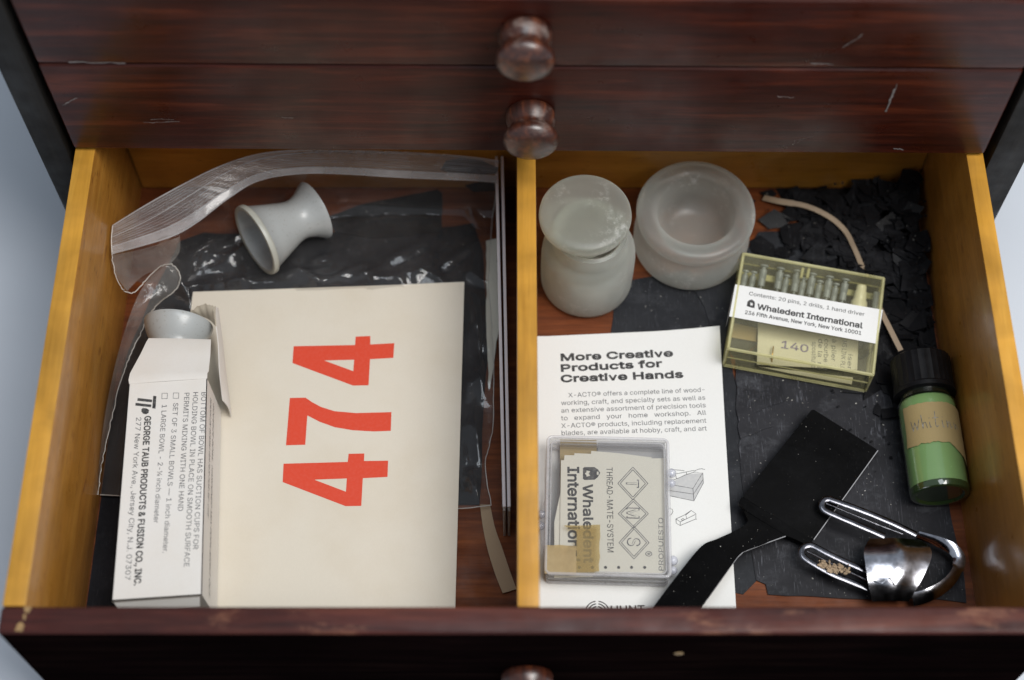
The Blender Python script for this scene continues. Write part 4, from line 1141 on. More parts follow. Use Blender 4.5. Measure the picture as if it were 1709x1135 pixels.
# pins standing in the rack, their shafts running under the label
def pin(x, y, big, label):
    a = Pl(x, y, 14); b = Pl(x - 30, y + 175 if big else y + 150, 10)
    d = (b - a)
    Ln = d.length
    r0 = 1.75 if big else 1.4
    bm = new()
    lathe(bm, [(0, 0), (r0 * 1.15, .15), (r0 * 1.25, 1.0), (r0 * .6, 1.4), (r0 * .6, 2.2), (r0 * 1.1, 2.6), (r0 * 1.05, 6.5), (r0 * .85, 7), (r0 * .85, 10.5), (r0, 11), (r0, Ln - 5), (r0 * .4, Ln - 4), (r0 * .35, Ln), (0, Ln)], axis_frame(a, d), 14)
    o = link('dental_pin', bm, M['pin'], origin=a, smooth=True)
    tag(o, label, 'pin', 'long pins in the yellow case' if big else 'short pins in the yellow case')
for x, y in ((375, 140), (495, 160), (617, 178), (728, 200), (852, 222), (968, 242)): pin(x, y, True, 'long grey metal pin standing in the yellow case above its label')
for x, y in ((242, 178), (300, 186), (541, 212), (665, 232), (783, 252), (900, 272)): pin(x, y, False, 'short grey metal pin between the long pins in the yellow case')
a = Pl(1085, 282, 15); b = Pl(1055, 470, 9)
bm = new()
lathe(bm, [(0, 0), (2.0, .2), (2.5, 1.2), (2.5, 3), (2.9, 3.6), (3.2, 6.5), (3.2, 7.5), (3.9, 8.5), (4.3, 12), (4.3, 20), (3, 26), (0, 26)], axis_frame(a, b - a), 24)
tag(link('hand_driver', bm, M['ivory_plastic'], origin=a, smooth=True), 'ivory plastic hand driver at the right end of the pin row', 'driver')
a = Pl(1192, 338, 13); b = Pl(1170, 520, 9)
bm = new()
lathe(bm, [(0, 0), (1.5, .1), (1.6, .6), (1.4, 1.2), (1.35, 8), (1.3, 20), (0, 20)], axis_frame(a, b - a), 16)
tag(link('drill_bit', bm, M['pin'], origin=a, smooth=True), 'plain metal drill shank at the far right of the yellow case', 'drill')
bm = new()
tube(bm, spline([Pl(440, 735, 9), Pl(432, 800, 9), Pl(425, 880, 5)], 5), .35, 6)
tag(link('brass_wire', bm, M['brass'], origin=Pl(432, 800, 9)), 'short brass wire beside the stamped slip in the yellow case', 'wire')

# ------------------------------------------------------------------ green bottle
BX, BY0, BY1, BR = 193.4, -71.5, -141.0, 13.6
bz = BR + 1.6
bt = thing('paint_bottle', 'small glass bottle of green paint lying on its side, black cap, masking tape label', 'bottle', (BX, (BY0 + BY1) / 2, 1.6))
AX = axis_frame((BX, BY0, bz), (.012, -1, 0))
bm = new()
prof = [(0, 0), (13.0, 0), (14.0, .8)]
bl_ = bmesh.new()
n = 90
rings = []
for h, r0, rib in ((0, 12.8, 0), (.9, 13.9, .09), (16.5, 13.9, .09), (17.2, 14.3, 0), (19.2, 14.3, 0), (19.6, 13.2, 0)):
    rings.append([bl_.verts.new(((r0 + rib * (1 if k % 3 == 0 else -1)) * math.cos(6.28319 * k / n), (r0 + rib * (1 if k % 3 == 0 else -1)) * math.sin(6.28319 * k / n), h)) for k in range(n)])
for a, c in zip(rings[:-1], rings[1:]):
    for k in range(n): bl_.faces.new((a[k], a[(k + 1) % n], c[(k + 1) % n], c[k]))
bl_.faces.new(rings[0][::-1]); bl_.faces.new(rings[-1])
bmesh.ops.transform(bl_, matrix=AX, verts=bl_.verts)
bmesh.ops.recalc_face_normals(bl_, faces=bl_.faces)
merge(bm, bl_)
link('cap', bm, M['cap'], bt, True, 25)
bm = new(); lathe(bm, [(0, 19.65), (11.8, 19.65), (11.8, 22.0), (12.8, 23.2), (0, 23.2)], AX, 64); link('neck', bm, M['groove'], bt, True)
bm = new(); lathe(bm, [(0, 23.25), (12.2, 23.25), (12.9, 24.5), (BR - .5, 27), (BR - .5, 62), (BR - .5, 66.2), (0, 66.2)], AX, 72); link('green_paint', bm, M['green'], bt, True)
bm = new(); lathe(bm, [(12.75, 23.0), (13.5, 24.3), (BR, 26.6), (BR, 66.2)], AX, 72); link('bottle_glass', bm, M['bottle_film'], bt, True)
bm = new(); lathe(bm, [(0, 66.25), (BR - .1, 66.25), (BR - .1, 67.5), (13.1, 69.0), (12.2, 69.5), (11.0, 69.4), (10.0, 68.4), (0, 67.9)], AX, 72); link('bottle_base', bm, M['green_dark'], bt, True)
# tape label: a patch of the cylinder with torn edges
rnd = random.Random(4)
bm = new()
G = []
n1, n2 = 44, 14
def cyl(a, h, r):     # a: degrees from straight up, positive to the right
    return AX @ Vector((0, 0, h)) + Vector((math.sin(RAD(a)), 0, math.cos(RAD(a)))) * r
def ends(a):
    top = 28.5 + (1.4 if a > 35 else 0) * (a - 35) / 30 + rnd.uniform(-.25, .25)
    bot = 48.6 + .3 * math.sin(a * .22) + rnd.uniform(-.3, .3) + (max(0, a - 15) * .16)
    return top, bot
for i in range(n1 + 1):
    a = -72 + 172 * i / n1
    t0, t1 = ends(a)
    G.append([bm.verts.new(cyl(a - 12 * (1 - j / n2) * (-1 if i == 0 else 0), t0 + (t1 - t0) * j / n2, BR + .16)) for j in range(n2 + 1)])
for i in range(n1):
    for j in range(n2):
        bm.faces.new((G[i][j], G[i][j + 1], G[i + 1][j + 1], G[i + 1][j]))
bmesh.ops.recalc_face_normals(bm, faces=bm.faces)
tp = link('tape_label', bm, M['tape'], bt, True, 60)
if tp.data.polygons[20].normal.z < 0: tp.data.flip_normals()
bm = new()
def hand(P):
    Q = [cyl(x, 41.5 - y, BR + .24) for x, y in P]
    for i in range(len(Q) - 1):
        a, b = Q[i], Q[i + 1]
        nrm = Vector(((a.x + b.x) / 2 - BX, 0, (a.z + b.z) / 2 - bz)).normalized()
        s = nrm.cross(b - a)
        if s.length < 1e-6: continue
        s = s.normalized() * .16
        bm.faces.new([bm.verts.new(p) for p in (a - s, b - s, b + s, a + s)])
for P in (((-52, 5), (-49, 0), (-44, 4), (-40, 0), (-35, 5)), ((-30, 7), (-29, 0), (-27, 3), (-23, 3), (-21, 0)), ((-16, 3), (-15, 0), (-13, .5)), ((-16, 4.6), (-15, 5)),
          ((-4, 8), (-5, 1), (-3, 0), (0, 1)), ((-10, 4.6), (2, 5)), ((8, 3.6), (9, 0), (12, .4)), ((9, 5), (10, 5.3)), ((17, 3.6), (18, 0), (20, 3), (24, 3), (26, 0), (29, 1)), ((34, 3.4), (36, 0), (40, 3), (44, .5))):
    hand(P)
link('handwriting', bm, M['pencil'], tp)

# ------------------------------------------------------------------ black scraper
sc = thing('flat_scraper', 'flat black plastic scraper with a square blade and narrow bent handle', 'scraper', at(1300, 830, 1))
def round_poly(P, r=2.0, n=5):
    out = []
    m = len(P)
    for i in range(m):
        a, b, c = Vector(P[i - 1]), Vector(P[i]), Vector(P[(i + 1) % m])
        d1 = (a - b); d2 = (c - b)
        k = min(r, d1.length * .4, d2.length * .4)
        p1, p2 = b + d1.normalized() * k, b + d2.normalized() * k
        for j in range(n + 1):
            t = j / n
            out.append((1 - t) ** 2 * p1 + 2 * t * (1 - t) * b + t * t * p2)
    return out
bm = new()
slab(bm, round_poly([at(1356, 682, 8.5), at(1465, 751, 5.2), at(1357, 902, 6.6), at(1239, 829, 10)], 1.6), 1.3)
link('blade', bm, M['black_plastic'], sc)
bm = new()
tube(bm, pts([(1465, 752, 5.3), (1358, 901, 6.7)], 5), .22, 6)
link('blade_edge_glint', bm, plain('grey_edge_glint', (.42, .42, .44), .4, var=.1), sc)  # pale line paints the light caught along the blade's bevel
bm = new()
slab(bm, round_poly(pts([(1238, 829, 10.5), (1357, 902, 7.1), (1350, 911, 7.4), (1326, 899, 8.2), (1312, 894, 8.6), (1252, 857, 10.6), (1232, 840, 11)], 9), .8, 2), 2.4)
link('ridge', bm, M['black_plastic'], sc)
bm = new()
hp = pts([(1244, 851, 10.2), (1250, 864, 10.8), (1243, 876, 11.3), (1222, 888, 12), (1195, 900, 13), (1170, 912, 14.5), (1132, 958, 17), (1097, 1004, 19), (1075, 1034, 20)], 10)
hl = pts([(1311, 894, 8.6), (1290, 901, 9.6), (1275, 908, 10.6), (1241, 921, 12.4), (1231, 930, 13.2), (1222, 942, 14.5), (1203, 968, 17), (1177, 1004, 19), (1152, 1036, 20)], 10)
hp, hl = spline(hp, 5), spline(hl, 5)
shell(bm, [[a.lerp(b, i / 6) for i in range(7)] for a, b in zip(hp, hl)], 1.6)
link('handle', bm, M['black_plastic'], sc, True, 50)
bm = new()
tube(bm, pts([(1177, 1004, 18.6), (1203, 968, 16.6), (1222, 942, 14.2), (1231, 930, 12.9), (1241, 921, 12.1), (1275, 908, 10.2), (1311, 895, 8.3)], 10), .2, 6)
link('handle_edge_glint', bm, bpy.data.materials['grey_edge_glint'], sc)  # same painted glint along the handle's edge

# ------------------------------------------------------------------ steel clip
def sz(x, y): return (1300 + x / 4.883, 790 + y / 4.883)
def Sp(x, y, z): return at(*sz(x, y), z)
cl = thing('steel_clip', 'shiny bent steel clip with two slotted loops, beside the green bottle', 'clip', at(1500, 930, 1))
def slot_loop(P, mid, r=1.5):
    bm = new()
    tube(bm, spline(P, 6), 1, 10, rr=[(r, .4)] * (len(spline(P, 6))))
    o = link('wire_loop', bm, M['steel_dull'], cl, True, 60)
    bm = new(); tube(bm, mid, .5, 8); link('inner_wire', bm, M['steel_dull'], o, True)
    return o
slot_loop([Sp(1120, 500, 10), Sp(900, 395, 11), Sp(640, 290, 12), Sp(450, 222, 12.4), Sp(405, 208, 12.4), Sp(370, 218, 12.4), Sp(352, 248, 12.4), Sp(360, 285, 12.4), Sp(400, 315, 12.3), Sp(560, 385, 11.8), Sp(760, 470, 11), Sp(860, 515, 10.5)],
          [Sp(385, 245, 12.2), Sp(600, 335, 12), Sp(860, 440, 11), Sp(1010, 495, 10.4)])
lp = slot_loop([Sp(760, 815, 9), Sp(560, 730, 9.4), Sp(400, 655, 9.8), Sp(285, 594, 10), Sp(240, 585, 10), Sp(200, 605, 10), Sp(188, 645, 10), Sp(205, 685, 10), Sp(260, 725, 9.8), Sp(420, 815, 9.2), Sp(600, 890, 8.6), Sp(760, 955, 8.2)],
          [Sp(230, 635, 9.8), Sp(420, 730, 9.4), Sp(600, 815, 9), Sp(760, 890, 8.6)])
bm = new()
rnd = random.Random(9)
for i in range(150):
    t = rnd.random()
    c0 = Sp(330 + 240 * t + rnd.uniform(-20, 20), 742 + 50 * t + rnd.gauss(0, 17), 10.0 + rnd.uniform(-.6, .6))
    bmesh.ops.create_icosphere(bm, subdivisions=1, radius=rnd.uniform(.3, .85), matrix=Matrix.Translation(c0) @ Matrix.Diagonal((rnd.uniform(.7, 1.4), rnd.uniform(.6, 1.2), rnd.uniform(.5, 1), 1)))
for v in bm.verts: v.co += noise.noise_vector(v.co * 1.7) * .35
link('tan_crust', bm, M['crust'], lp)
# saddle-shaped plate
left = [(742, 532), (700, 600), (693, 655), (705, 740), (722, 850), (740, 950), (762, 1045)]
right = [(1150, 540), (1222, 590), (1246, 660), (1222, 745), (1172, 850), (1110, 960), (1058, 1045)]
zz = [11.5, 13.6, 14.8, 15.2, 14.6, 12.6, 9.6]
Lp = spline([Sp(x, y, z) for (x, y), z in zip(left, zz)], 5); Rp = spline([Sp(x, y, z) for (x, y), z in zip(right, zz)], 5)
bm = new()
G = []
nw = 12
for a, b in zip(Lp, Rp):
    G.append([a.lerp(b, i / nw) + Vector((0, 0, 1.2 * math.sin(math.pi * i / nw) - .3 * math.sin(3 * math.pi * i / nw))) for i in range(nw + 1)])
shell(bm, G, .8)
pl = link('plate', bm, M['steel'], cl, True, 50)
bm = new()
tube(bm, spline([Sp(770, 872, 15.4), Sp(840, 895, 15.8), Sp(900, 850, 16.8), Sp(945, 915, 15.4)], 5), .25, 6)
link('fine_wire', bm, M['steel'], pl, True)
# curved band
bm = new()
cen = spline([Sp(1130, 505, 9), Sp(1230, 535, 10.5), Sp(1330, 570, 11.5), Sp(1420, 620, 12), Sp(1470, 690, 12), Sp(1455, 780, 12), Sp(1400, 870, 11.4), Sp(1310, 945, 10.5), Sp(1200, 1000, 9.5), Sp(1090, 1030, 8)], 7)
n = len(cen)
G = []
for i, p in enumerate(cen):
    t = (cen[min(i + 1, n - 1)] - cen[max(i - 1, 0)]).normalized()
    s = Vector((0, 0, 1)).cross(t).normalized()
    f = i / (n - 1)
    tw = RAD(55) * math.cos(f * math.pi * 1.05) if f < .55 else RAD(-35)
    w = s * math.cos(tw) + Vector((0, 0, 1)) * math.sin(tw)
    wd = 2.3 + .9 * f
    nr = t.cross(w).normalized()
    G.append([p + w * wd * (j / 4 - 1) + nr * (.55 * (1 - (j / 4 - 1) ** 2)) for j in range(9)])
shell(bm, G, .6)
link('curved_band', bm, M['steel'], cl, True, 50)

# ------------------------------------------------------------------ left compartment: sheets in the bag
LG = 'black pieces in the left compartment'
sheet('large black sheet filling the lower part of the zip bag', [(225, 560), (262, 476), (284, 436), (300, 402), (340, 388), (430, 392), (560, 388), (700, 386), (790, 372), (806, 420), (814, 600), (806, 700), (800, 842), (640, 846), (400, 842), (168, 828), (163, 790), (180, 700), (204, 620)], 1.4, .6, M['sheet_bag'], 31, .5, 8, 'black sheet', LG)
sheet('added black sheet standing for the deep shade under the near end of the carton, close to the left wall', [(160, 800), (250, 790), (330, 800), (334, 1040), (132, 1040), (140, 960), (152, 880)], .6, .45, M['sheet_bag'], 35, .4, 8, 'black sheet', LG)  # dark sheet added to stand for shade between carton and wall
sheet('long pointed black scrap behind the grey bowl in the zip bag', [(546, 362), (600, 342), (660, 330), (730, 316), (738, 322), (738, 386), (690, 392), (620, 397), (560, 388)], 2.4, .5, M['sheet_c'], 32, .3, 6, 'black scrap', LG)
sheet('small black scrap against the drawer back, under the zip strip', [(735, 283), (744, 268), (770, 263), (806, 268), (832, 280), (828, 289), (770, 291)], 33, .5, M['sheet_c'], 33, .3, 4, 'black scrap', LG)
sheet('small black scrap below the zip strip by the white strips', [(776, 309), (800, 303), (826, 305), (826, 318), (790, 320)], 12, .5, M['sheet_c'], 34, .3, 4, 'black scrap', LG)

bag = thing('zip_bag', 'clear zip plastic bag with black sheets inside, crumpled along the left', 'plastic bag', at(520, 560, .2))
def lip(t):   # ridge line family between the lip (t=0) and the bottom of the zip (t=1)
    A = [(188, 377, 45), (245, 342, 47), (310, 306, 49), (370, 277, 50), (430, 258, 50), (500, 251, 49), (600, 252, 46), (700, 256, 43), (780, 262, 40), (833, 269, 38)]
    B = [(187, 424, 42), (281, 397, 43), (328, 372, 43), (380, 332, 42), (429, 303, 41), (491, 291, 40), (560, 290, 38), (680, 297, 36), (780, 301, 35), (829, 304, 34)]
    return [(a[0] + (b[0] - a[0]) * t, a[1] + (b[1] - a[1]) * t, a[2] + (b[2] - a[2]) * t) for a, b in zip(A, B)]
def clampin(p):
    p.x = max(p.x, IX0 + .5); p.y = min(p.y, YB0 - .6)
    return p
def curve_row(row, n=60):
    P = spline([clampin(at(*q)) for q in row], 12)
    m = len(P)
    # resample evenly
    L = [0]
    for i in range(1, m): L.append(L[-1] + (P[i] - P[i - 1]).length)
    out = []; k = 0
    for i in range(n + 1):
        s = L[-1] * i / n
        while k < m - 2 and L[k + 1] < s: k += 1
        f = (s - L[k]) / max(1e-9, L[k + 1] - L[k])
        out.append(P[k].lerp(P[k + 1], min(1, f)))
    return out
CREASES = [(at(*a, 5).xy, at(*b, 5).xy, h_, w_) for a, b, h_, w_ in (
    ((340, 484), (520, 474), 2.2, 3.6), ((500, 477), (660, 466), 2.6, 3.8), ((380, 436), (412, 414), 1.6, 2.2), ((297, 472), (328, 402), 3.2, 3.0), ((338, 448), (368, 398), 2.2, 2.4), ((308, 430), (362, 392), 2.4, 2.8), ((352, 452), (392, 440), 1.6, 2.0), ((420, 470), (560, 452), 2.0, 2.6), ((560, 472), (606, 446), 2.2, 2.4),
    ((600, 470), (640, 448), 2.0, 2.2), ((520, 440), (560, 424), 1.2, 2.0), ((640, 440), (720, 400), 1.6, 3.4), ((695, 462), (722, 430), 1.6, 2.0), ((740, 440), (800, 400), 1.8, 3.0), ((540, 335), (575, 345), 2.4, 2.4),
    ((780, 350), (800, 380), 2.0, 2.0), ((788, 500), (800, 570), 2.2, 2.4), ((796, 590), (806, 650), 1.8, 2.6), ((790, 690), (800, 760), 1.8, 2.6), ((786, 790), (800, 835), 2.6, 3.0), ((812, 520), (820, 640), 1.6, 1.8), ((470, 350), (430, 330), 2.2, 2.6))]
def sheet_mesh(rows, n=60, sub=5, wr=0.0, ws=(.09, .14), seed=0):
    R = [curve_row(r, n) for r in rows]
    cols = [spline([R[j][i] for j in range(len(R))], sub) for i in range(n + 1)]
    bm = new()
    nv = len(cols[0])
    G = []
    for i in range(n + 1):
        col = []
        for j in range(nv):
            p = cols[i][j].copy()
            if wr:
                crump = math.exp(-((p.x + 140) / 38) ** 2 - ((p.y + 22) / 26) ** 2) * 2.2 + math.exp(-((p.y + 19) / 10) ** 2) * 1.5 + (.8 if p.x > -22 and p.y < -40 else 0)
                w = wr * min(1, j / 12) * min(1, i / 5 + .3) * (.22 + crump)
                q = Vector((p.x * ws[0] + seed, p.y * ws[1], p.z * .02))
                rid = 1 - abs(noise.noise(q * 1.0)) * 2.6
                p.z += w * (max(0, rid) ** 3 * 1.6 + noise.noise(q * 2.3 + Vector((5, 1, 3))) * .6 + .25)
                for (ax_, ay_), (bx_, by_), hh, ww in CREASES:
                    dx, dy = bx_ - ax_, by_ - ay_
                    L2_ = dx * dx + dy * dy
                    t = ((p.x - ax_) * dx + (p.y - ay_) * dy) / L2_
                    e = ((p.x - ax_) * dy - (p.y - ay_) * dx) / math.sqrt(L2_)
                    if -.4 < t < 1.4 and abs(e) < 4 * ww:
                        p.z += 1.35 * hh * math.exp(-(e / ww) ** 2) * max(0, 1 - (2 * (t - .5) / 1.5) ** 2)
                p.z = max(p.z, 1.9)
            col.append(bm.verts.new(p))
        G.append(col)
    for i in range(n):
        for j in range(nv - 1):
            bm.faces.new((G[i][j], G[i + 1][j], G[i + 1][j + 1], G[i][j + 1]))
    return bm, G
rows = [lip(1.0),
        [(190, 452, 34), (281, 420, 30), (330, 392, 25), (400, 352, 20), (500, 320, 18), (600, 318, 18), (700, 324, 18), (780, 328, 17), (827, 332, 16)],
        [(238, 474, 17), (300, 440, 12), (370, 402, 9), (460, 372, 6), (560, 360, 6), (650, 355, 6), (740, 355, 6), (822, 362, 6)],
        [(262, 498, 7), (330, 462, 5.5), (420, 430, 5), (520, 420, 4.6), (640, 412, 4.6), (740, 410, 4.4), (818, 420, 4)],
        [(262, 505, 4.4), (340, 482, 4.6), (430, 468, 5.2), (540, 462, 5.4), (640, 460, 5.0), (740, 458, 4.2), (816, 465, 3.4)],
        [(240, 540, 3.2), (400, 520, 2.8), (600, 510, 2.8), (760, 500, 3.0), (819, 520, 2.8)],
        [(208, 612, 3.0), (400, 610, 2.6), (600, 610, 2.6), (770, 610, 3.0), (824, 610, 2.4)],
        [(186, 700, 3.0), (400, 700, 2.6), (600, 700, 2.6), (770, 700, 3.0), (822, 715, 2.4)],
        [(168, 775, 2.8), (400, 775, 2.6), (600, 775, 2.6), (765, 775, 2.8), (810, 778, 2.4)],
        [(160, 826, 2.4), (400, 838, 2.2), (600, 843, 2.2), (765, 849, 2.4), (820, 844, 2.4)]]
bm, G = sheet_mesh(rows, 150, 9, .7, (.045, .06), 3)
# keep it just under the card
left_edge = [v.co.copy() for v in G[0]]; right_edge = [v.co.copy() for v in G[-1]]; bottom_edge = [c_[-1].co.copy() for c_ in G]
zone = [at(322, 487, 4).x, at(775, 471, 4).x, at(540, 484, 4).y]
for v in bm.verts:
    if zone[0] < v.co.x < zone[1] and v.co.y < zone[2]: v.co.z = min(v.co.z, 3.3)
link('bag_front', bm, M['film'], bag, True, 180)
bm, _ = sheet_mesh([lip(0.0), lip(.35), lip(.7), lip(1.0)], 80, 4)
zb = link('zip_strip', bm, M['zip'], bag, True, 180)
bm = new()
for t0, t1, r0 in ((0.0, 0.0, .38), (.07, .05, .10), (.12, .11, .09), (.19, .15, .10), (.24, .22, .09), (.40, .06, .26), (.33, .30, .10), (.47, .36, .10), (.54, .45, .09), (.60, .52, .13), (.68, .60, .10)):
    A_, B_ = curve_row(lip(t0), 80), curve_row(lip(t1), 80)
    tube(bm, [p.lerp(q, min(1, i / 46) ** 1.4) + Vector((0, 0, .15)) for i, (p, q) in enumerate(zip(A_, B_))], r0, 6)
link('ridge_lines', bm, M['zip_line'], zb, True)
bm = new()
for t, r0 in ((.76, .45), (1.0, .55)):
    P = [p + Vector((0, 0, .5)) for p in curve_row(lip(t), 80)]
    tube(bm, P, 1, 6, rr=[(r0, r0 * .55)] * len(P))
R_ = [[p + Vector((0, 0, .45)) for p in curve_row(lip(t), 80)] for t in (.77, .84, .92, .99)]
for r1, r2 in zip(R_[:-1], R_[1:]):
    for i in range(80):
        bm.faces.new([bm.verts.new(q) for q in (r1[i], r2[i], r2[i + 1], r1[i + 1])])
bmesh.ops.remove_doubles(bm, verts=bm.verts, dist=.001)
link('zip_track', bm, M['zip_line'], zb, True)
# loose flap of the back layer with a serrated edge, lower left
ser = [(187, 426, 41), (192, 455, 36), (203, 480, 31), (212, 487, 28), (224, 488, 26), (240, 472, 26), (255, 456, 26), (270, 444, 26), (284, 441, 26), (296, 450, 24), (301, 464, 22), (297, 478, 19), (284, 492, 17), (268, 503, 15), (252, 522, 14), (240, 545, 14),
       (226, 575, 13), (212, 606, 12), (200, 640, 12), (188, 690, 11), (178, 735, 10), (168, 785, 8), (161, 825, 5)]
sr = spline([clampin(at(*q)) for q in ser], 6)
rnd = random.Random(12)
srj = [p + Vector((rnd.uniform(-.35, .35), rnd.uniform(-.35, .35), 0)) for p in sr]
bm = new(); tube(bm, srj, .24, 5); 
tube(bm, [p + Vector((rnd.uniform(-.2, .2), 0, .2)) for p in right_edge], .22, 5)
tube(bm, [p + Vector((0, 0, .2)) for p in bottom_edge], .25, 5)
tube(bm, curve_row([(188, 377, 45.2), (186, 400, 44), (187, 426, 42)], 12), .3, 5)
link('serrated_edge', bm, M['serration'], bag, True)
rows = [[(187, 426, 40.5), (240, 415, 40), (300, 395, 40)],
        [(194, 460, 34), (240, 440, 33), (300, 420, 30)],
        [(212, 486, 27), (240, 460, 28), (284, 441, 27)]]
bm, _ = sheet_mesh(rows, 20, 4)
link('bag_back', bm, M['film_fold'], bag, True, 180)
rows = [[(255, 456, 25), (284, 442, 25), (300, 455, 23)],
        [(232, 490, 20), (268, 480, 20), (296, 480, 18)],
        [(212, 540, 22), (228, 530, 18), (250, 525, 14)],
        [(192, 610, 20), (200, 608, 16), (211, 607, 12)],
        [(174, 700, 16), (180, 695, 14), (187, 692, 11)],
        [(158, 790, 10), (163, 790, 9), (168, 786, 8)],
        [(157, 826, 5), (159, 826, 5), (161, 826, 5)]]
bm, _ = sheet_mesh(rows, 14, 6)
link('bag_back', bm, M['film_fold'], bag, True, 180)

# torn paper and tan strip
P = jag(pts([(811, 402), (829, 398), (833, 545), (825, 600), (816, 652), (812, 560), (812, 480)], 2.0), .3, 4, 3)
bm = new(); slab(bm, P, .3)
tag(link('torn_paper', bm, M['ivory_paper'], origin=P[0]), 'torn piece of ivory paper between the zip bag and the white strips', 'paper')
bm = new()
A = spline(pts([(801, 842, .6), (806, 880, .8), (814, 918, 1.2), (826, 957, 1.2), (839, 990, 1.6)], 1), 5); B = spline(pts([(818, 842, .6), (826, 880, .8), (838, 914, 1.2), (850, 950, 1.2), (862, 983, 1.6)], 1), 5)
for q in B: q.x = min(q.x, 2.0)
slab(bm, A + B[::-1], .35, True)
tag(link('tan_strip', bm, M['tan_paper'], origin=A[0]), 'tan paper strip lying flat at the foot of the divider', 'paper strip')

# white edged strips standing along the divider
for (pa, pb, lab_) in (((828.5, 262), (841.5, 846), 'white edged plastic strip on edge, the one nearer the zip bag'), ((838.2, 263), (849.5, 846), 'white edged plastic strip on edge, the one nearer the divider')):
    a, b = at(*pa, 32), at(*pb, 32)
    a.y = 33.5
    d = (b - a).normalized(); s = Vector((0, 0, 1)).cross(d)
    t = thing('plastic_strip', lab_, 'plastic strip', ((a.x + b.x) / 2, (a.y + b.y) / 2, .1), 'white edged strips beside the divider')
    Mx = frame((a.x, a.y, 0), d, s, (0, 0, 1))
    Ln = (b - a).length
    bm = new(); box(bm, (0, -.55, .1), (Ln + 1.5, .55, 31.2), .2, 1, Mx); link('strip_body', bm, M['strip'], t)
    bm = new(); box(bm, (0, -.72, 31.25), (Ln, .72, 32.4), .25, 2, Mx); link('strip_edge', bm, M['strip_edge'], t)

# ------------------------------------------------------------------ grey bowl on the bag
C1, C2 = at(420, 393, 21.5), at(531, 360, 17.0)
gb = thing('rubber_bowl', 'grey speckled rubber mixing bowl lying on its side on the zip bag', 'bowl', (C1 + C2) / 2 - Vector((0, 0, 15)))
ax = (C2 - C1)
ax = Matrix.Rotation(RAD(12), 3, 'Z') @ ax
mid = (C1 + C2) / 2
LnB = ax.length * 1.02
C1 = mid - ax.normalized() * LnB / 2
AXB = axis_frame(C1, ax)
h = LnB
prof = [(16.2, .5), (17.4, 0), (18.3, .3), (18.5, 1.2), (18.4, 2.7), (17.7, 3.2), (17.2, 3.5), (15.2, h * .25), (13.0, h * .42), (11.1, h * .57), (10.4, h * .66), (10.6, h * .74), (11.8, h * .83), (13.6, h * .91), (15.2, h * .975), (15.4, h), (14.9, h + .2),
        (13.5, h * .955), (10, h * .85), (0, h * .8)]
bm = new(); lathe(bm, prof + [(0, h * .72)][:0], AXB, 72)
ob = link('bowl_shell', bm, M['rubber'], gb, True, 45)
bm = new(); lathe(bm, [(16.2, .5), (15.6, 1.5), (14.2, h * .2), (11.5, h * .4), (8, h * .55), (3, h * .62), (0, h * .63)], AXB, 72)
link('bowl_hollow', bm, M['rubber'], ob, True, 60)
bm = new(); lathe(bm, [(16.3, .35), (17.4, -.12), (18.42, .2), (18.62, 1.2), (18.52, 2.7), (17.9, 3.1), (18.38, 2.6), (18.5, 1.2), (18.3, .35), (17.4, .02), (16.3, .45)], AXB, 72)
link('bowl_rim', bm, M['rubber_lip'], ob, True, 60)

# ------------------------------------------------------------------ number card
NZ = 4.9
nc = thing('number_card', 'cream card printed with large red numerals, lying on the zip bag', 'card', at(545, 740, NZ - .5))
TL_, TR_, BR_ = at(322, 487, NZ), at(775, 471.5, NZ), at(760, 1008, NZ)
dn = (BR_ - TR_).normalized()
BR_ = TR_ + dn * 181
BL_ = TL_ + dn * 181
bm = new()
nu, nv = 30, 30
def card_z(p): return NZ + 1.1 * max(0, (p.x - TL_.x) / 134 - .72) * 2.2 + .5 * math.sin((p.y + 20) / 60)
G = []
for j in range(nv + 1):
    row = []
    for i in range(nu + 1):
        p = BL_.lerp(BR_, i / nu).lerp(TL_.lerp(TR_, i / nu), j / nv)
        p.z = card_z(p)
        row.append(bm.verts.new(p))
    G.append(row)
for j in range(nv):
    for i in range(nu): bm.faces.new((G[j][i], G[j][i + 1], G[j + 1][i + 1], G[j + 1][i]))
r = bmesh.ops.extrude_face_region(bm, geom=bm.faces[:])
for v in r['geom']:
    if isinstance(v, bmesh.types.BMVert): v.co.z -= .45
bmesh.ops.recalc_face_normals(bm, faces=bm.faces)
link('card', bm, M['card'], nc, True, 50)
def on_card(px, py):
    p = at(px, py, NZ); p.z = card_z(p) + .08
    return p
def z3(x, y): return (x / 1.9872, 565 + y / 1.9872)
def numeral(outline, hole=None):
    bm = new()
    def dense(L):
        out = []
        for i in range(len(L)):
            a, b = L[i], L[(i + 1) % len(L)]
            k = max(1, int(math.hypot(b[0] - a[0], b[1] - a[1]) / 14))
            out += [(a[0] + (b[0] - a[0]) * j / k, a[1] + (b[1] - a[1]) * j / k) for j in range(k)]
        return [on_card(*q) for q in out]
    flat(bm, dense(outline), [dense(hole)] if hole else [])
    link('numeral', bm, M['red_ink'], nc)
numeral([z3(*q) for q in ((940, 414), (1153, 408), (1156, 381), (1208, 380), (1207, 405), (1287, 404), (1285, 458), (1203, 462), (1198, 554), (1146, 555), (937, 475))], [z3(*q) for q in ((1042, 467), (1150, 463), (1147, 507))])
numeral([z3(*q) for q in ((961, 196), (1013, 195), (1035, 210), (1065, 226), (1110, 240), (1180, 246), (1298, 243), (1296, 305), (1240, 307), (1170, 303), (1110, 293), (1060, 275), (1019, 254), (1012, 351), (948, 353))])
numeral([(490, 577.5), (592.5, 575.5), (593.5, 561.5), (618, 560.5), (618, 574.5), (658, 572.5), (656.5, 597), (617.5, 599), (615, 642.5), (589, 643), (488, 605.5)], [(541, 601.2), (591, 600), (589.5, 619)])

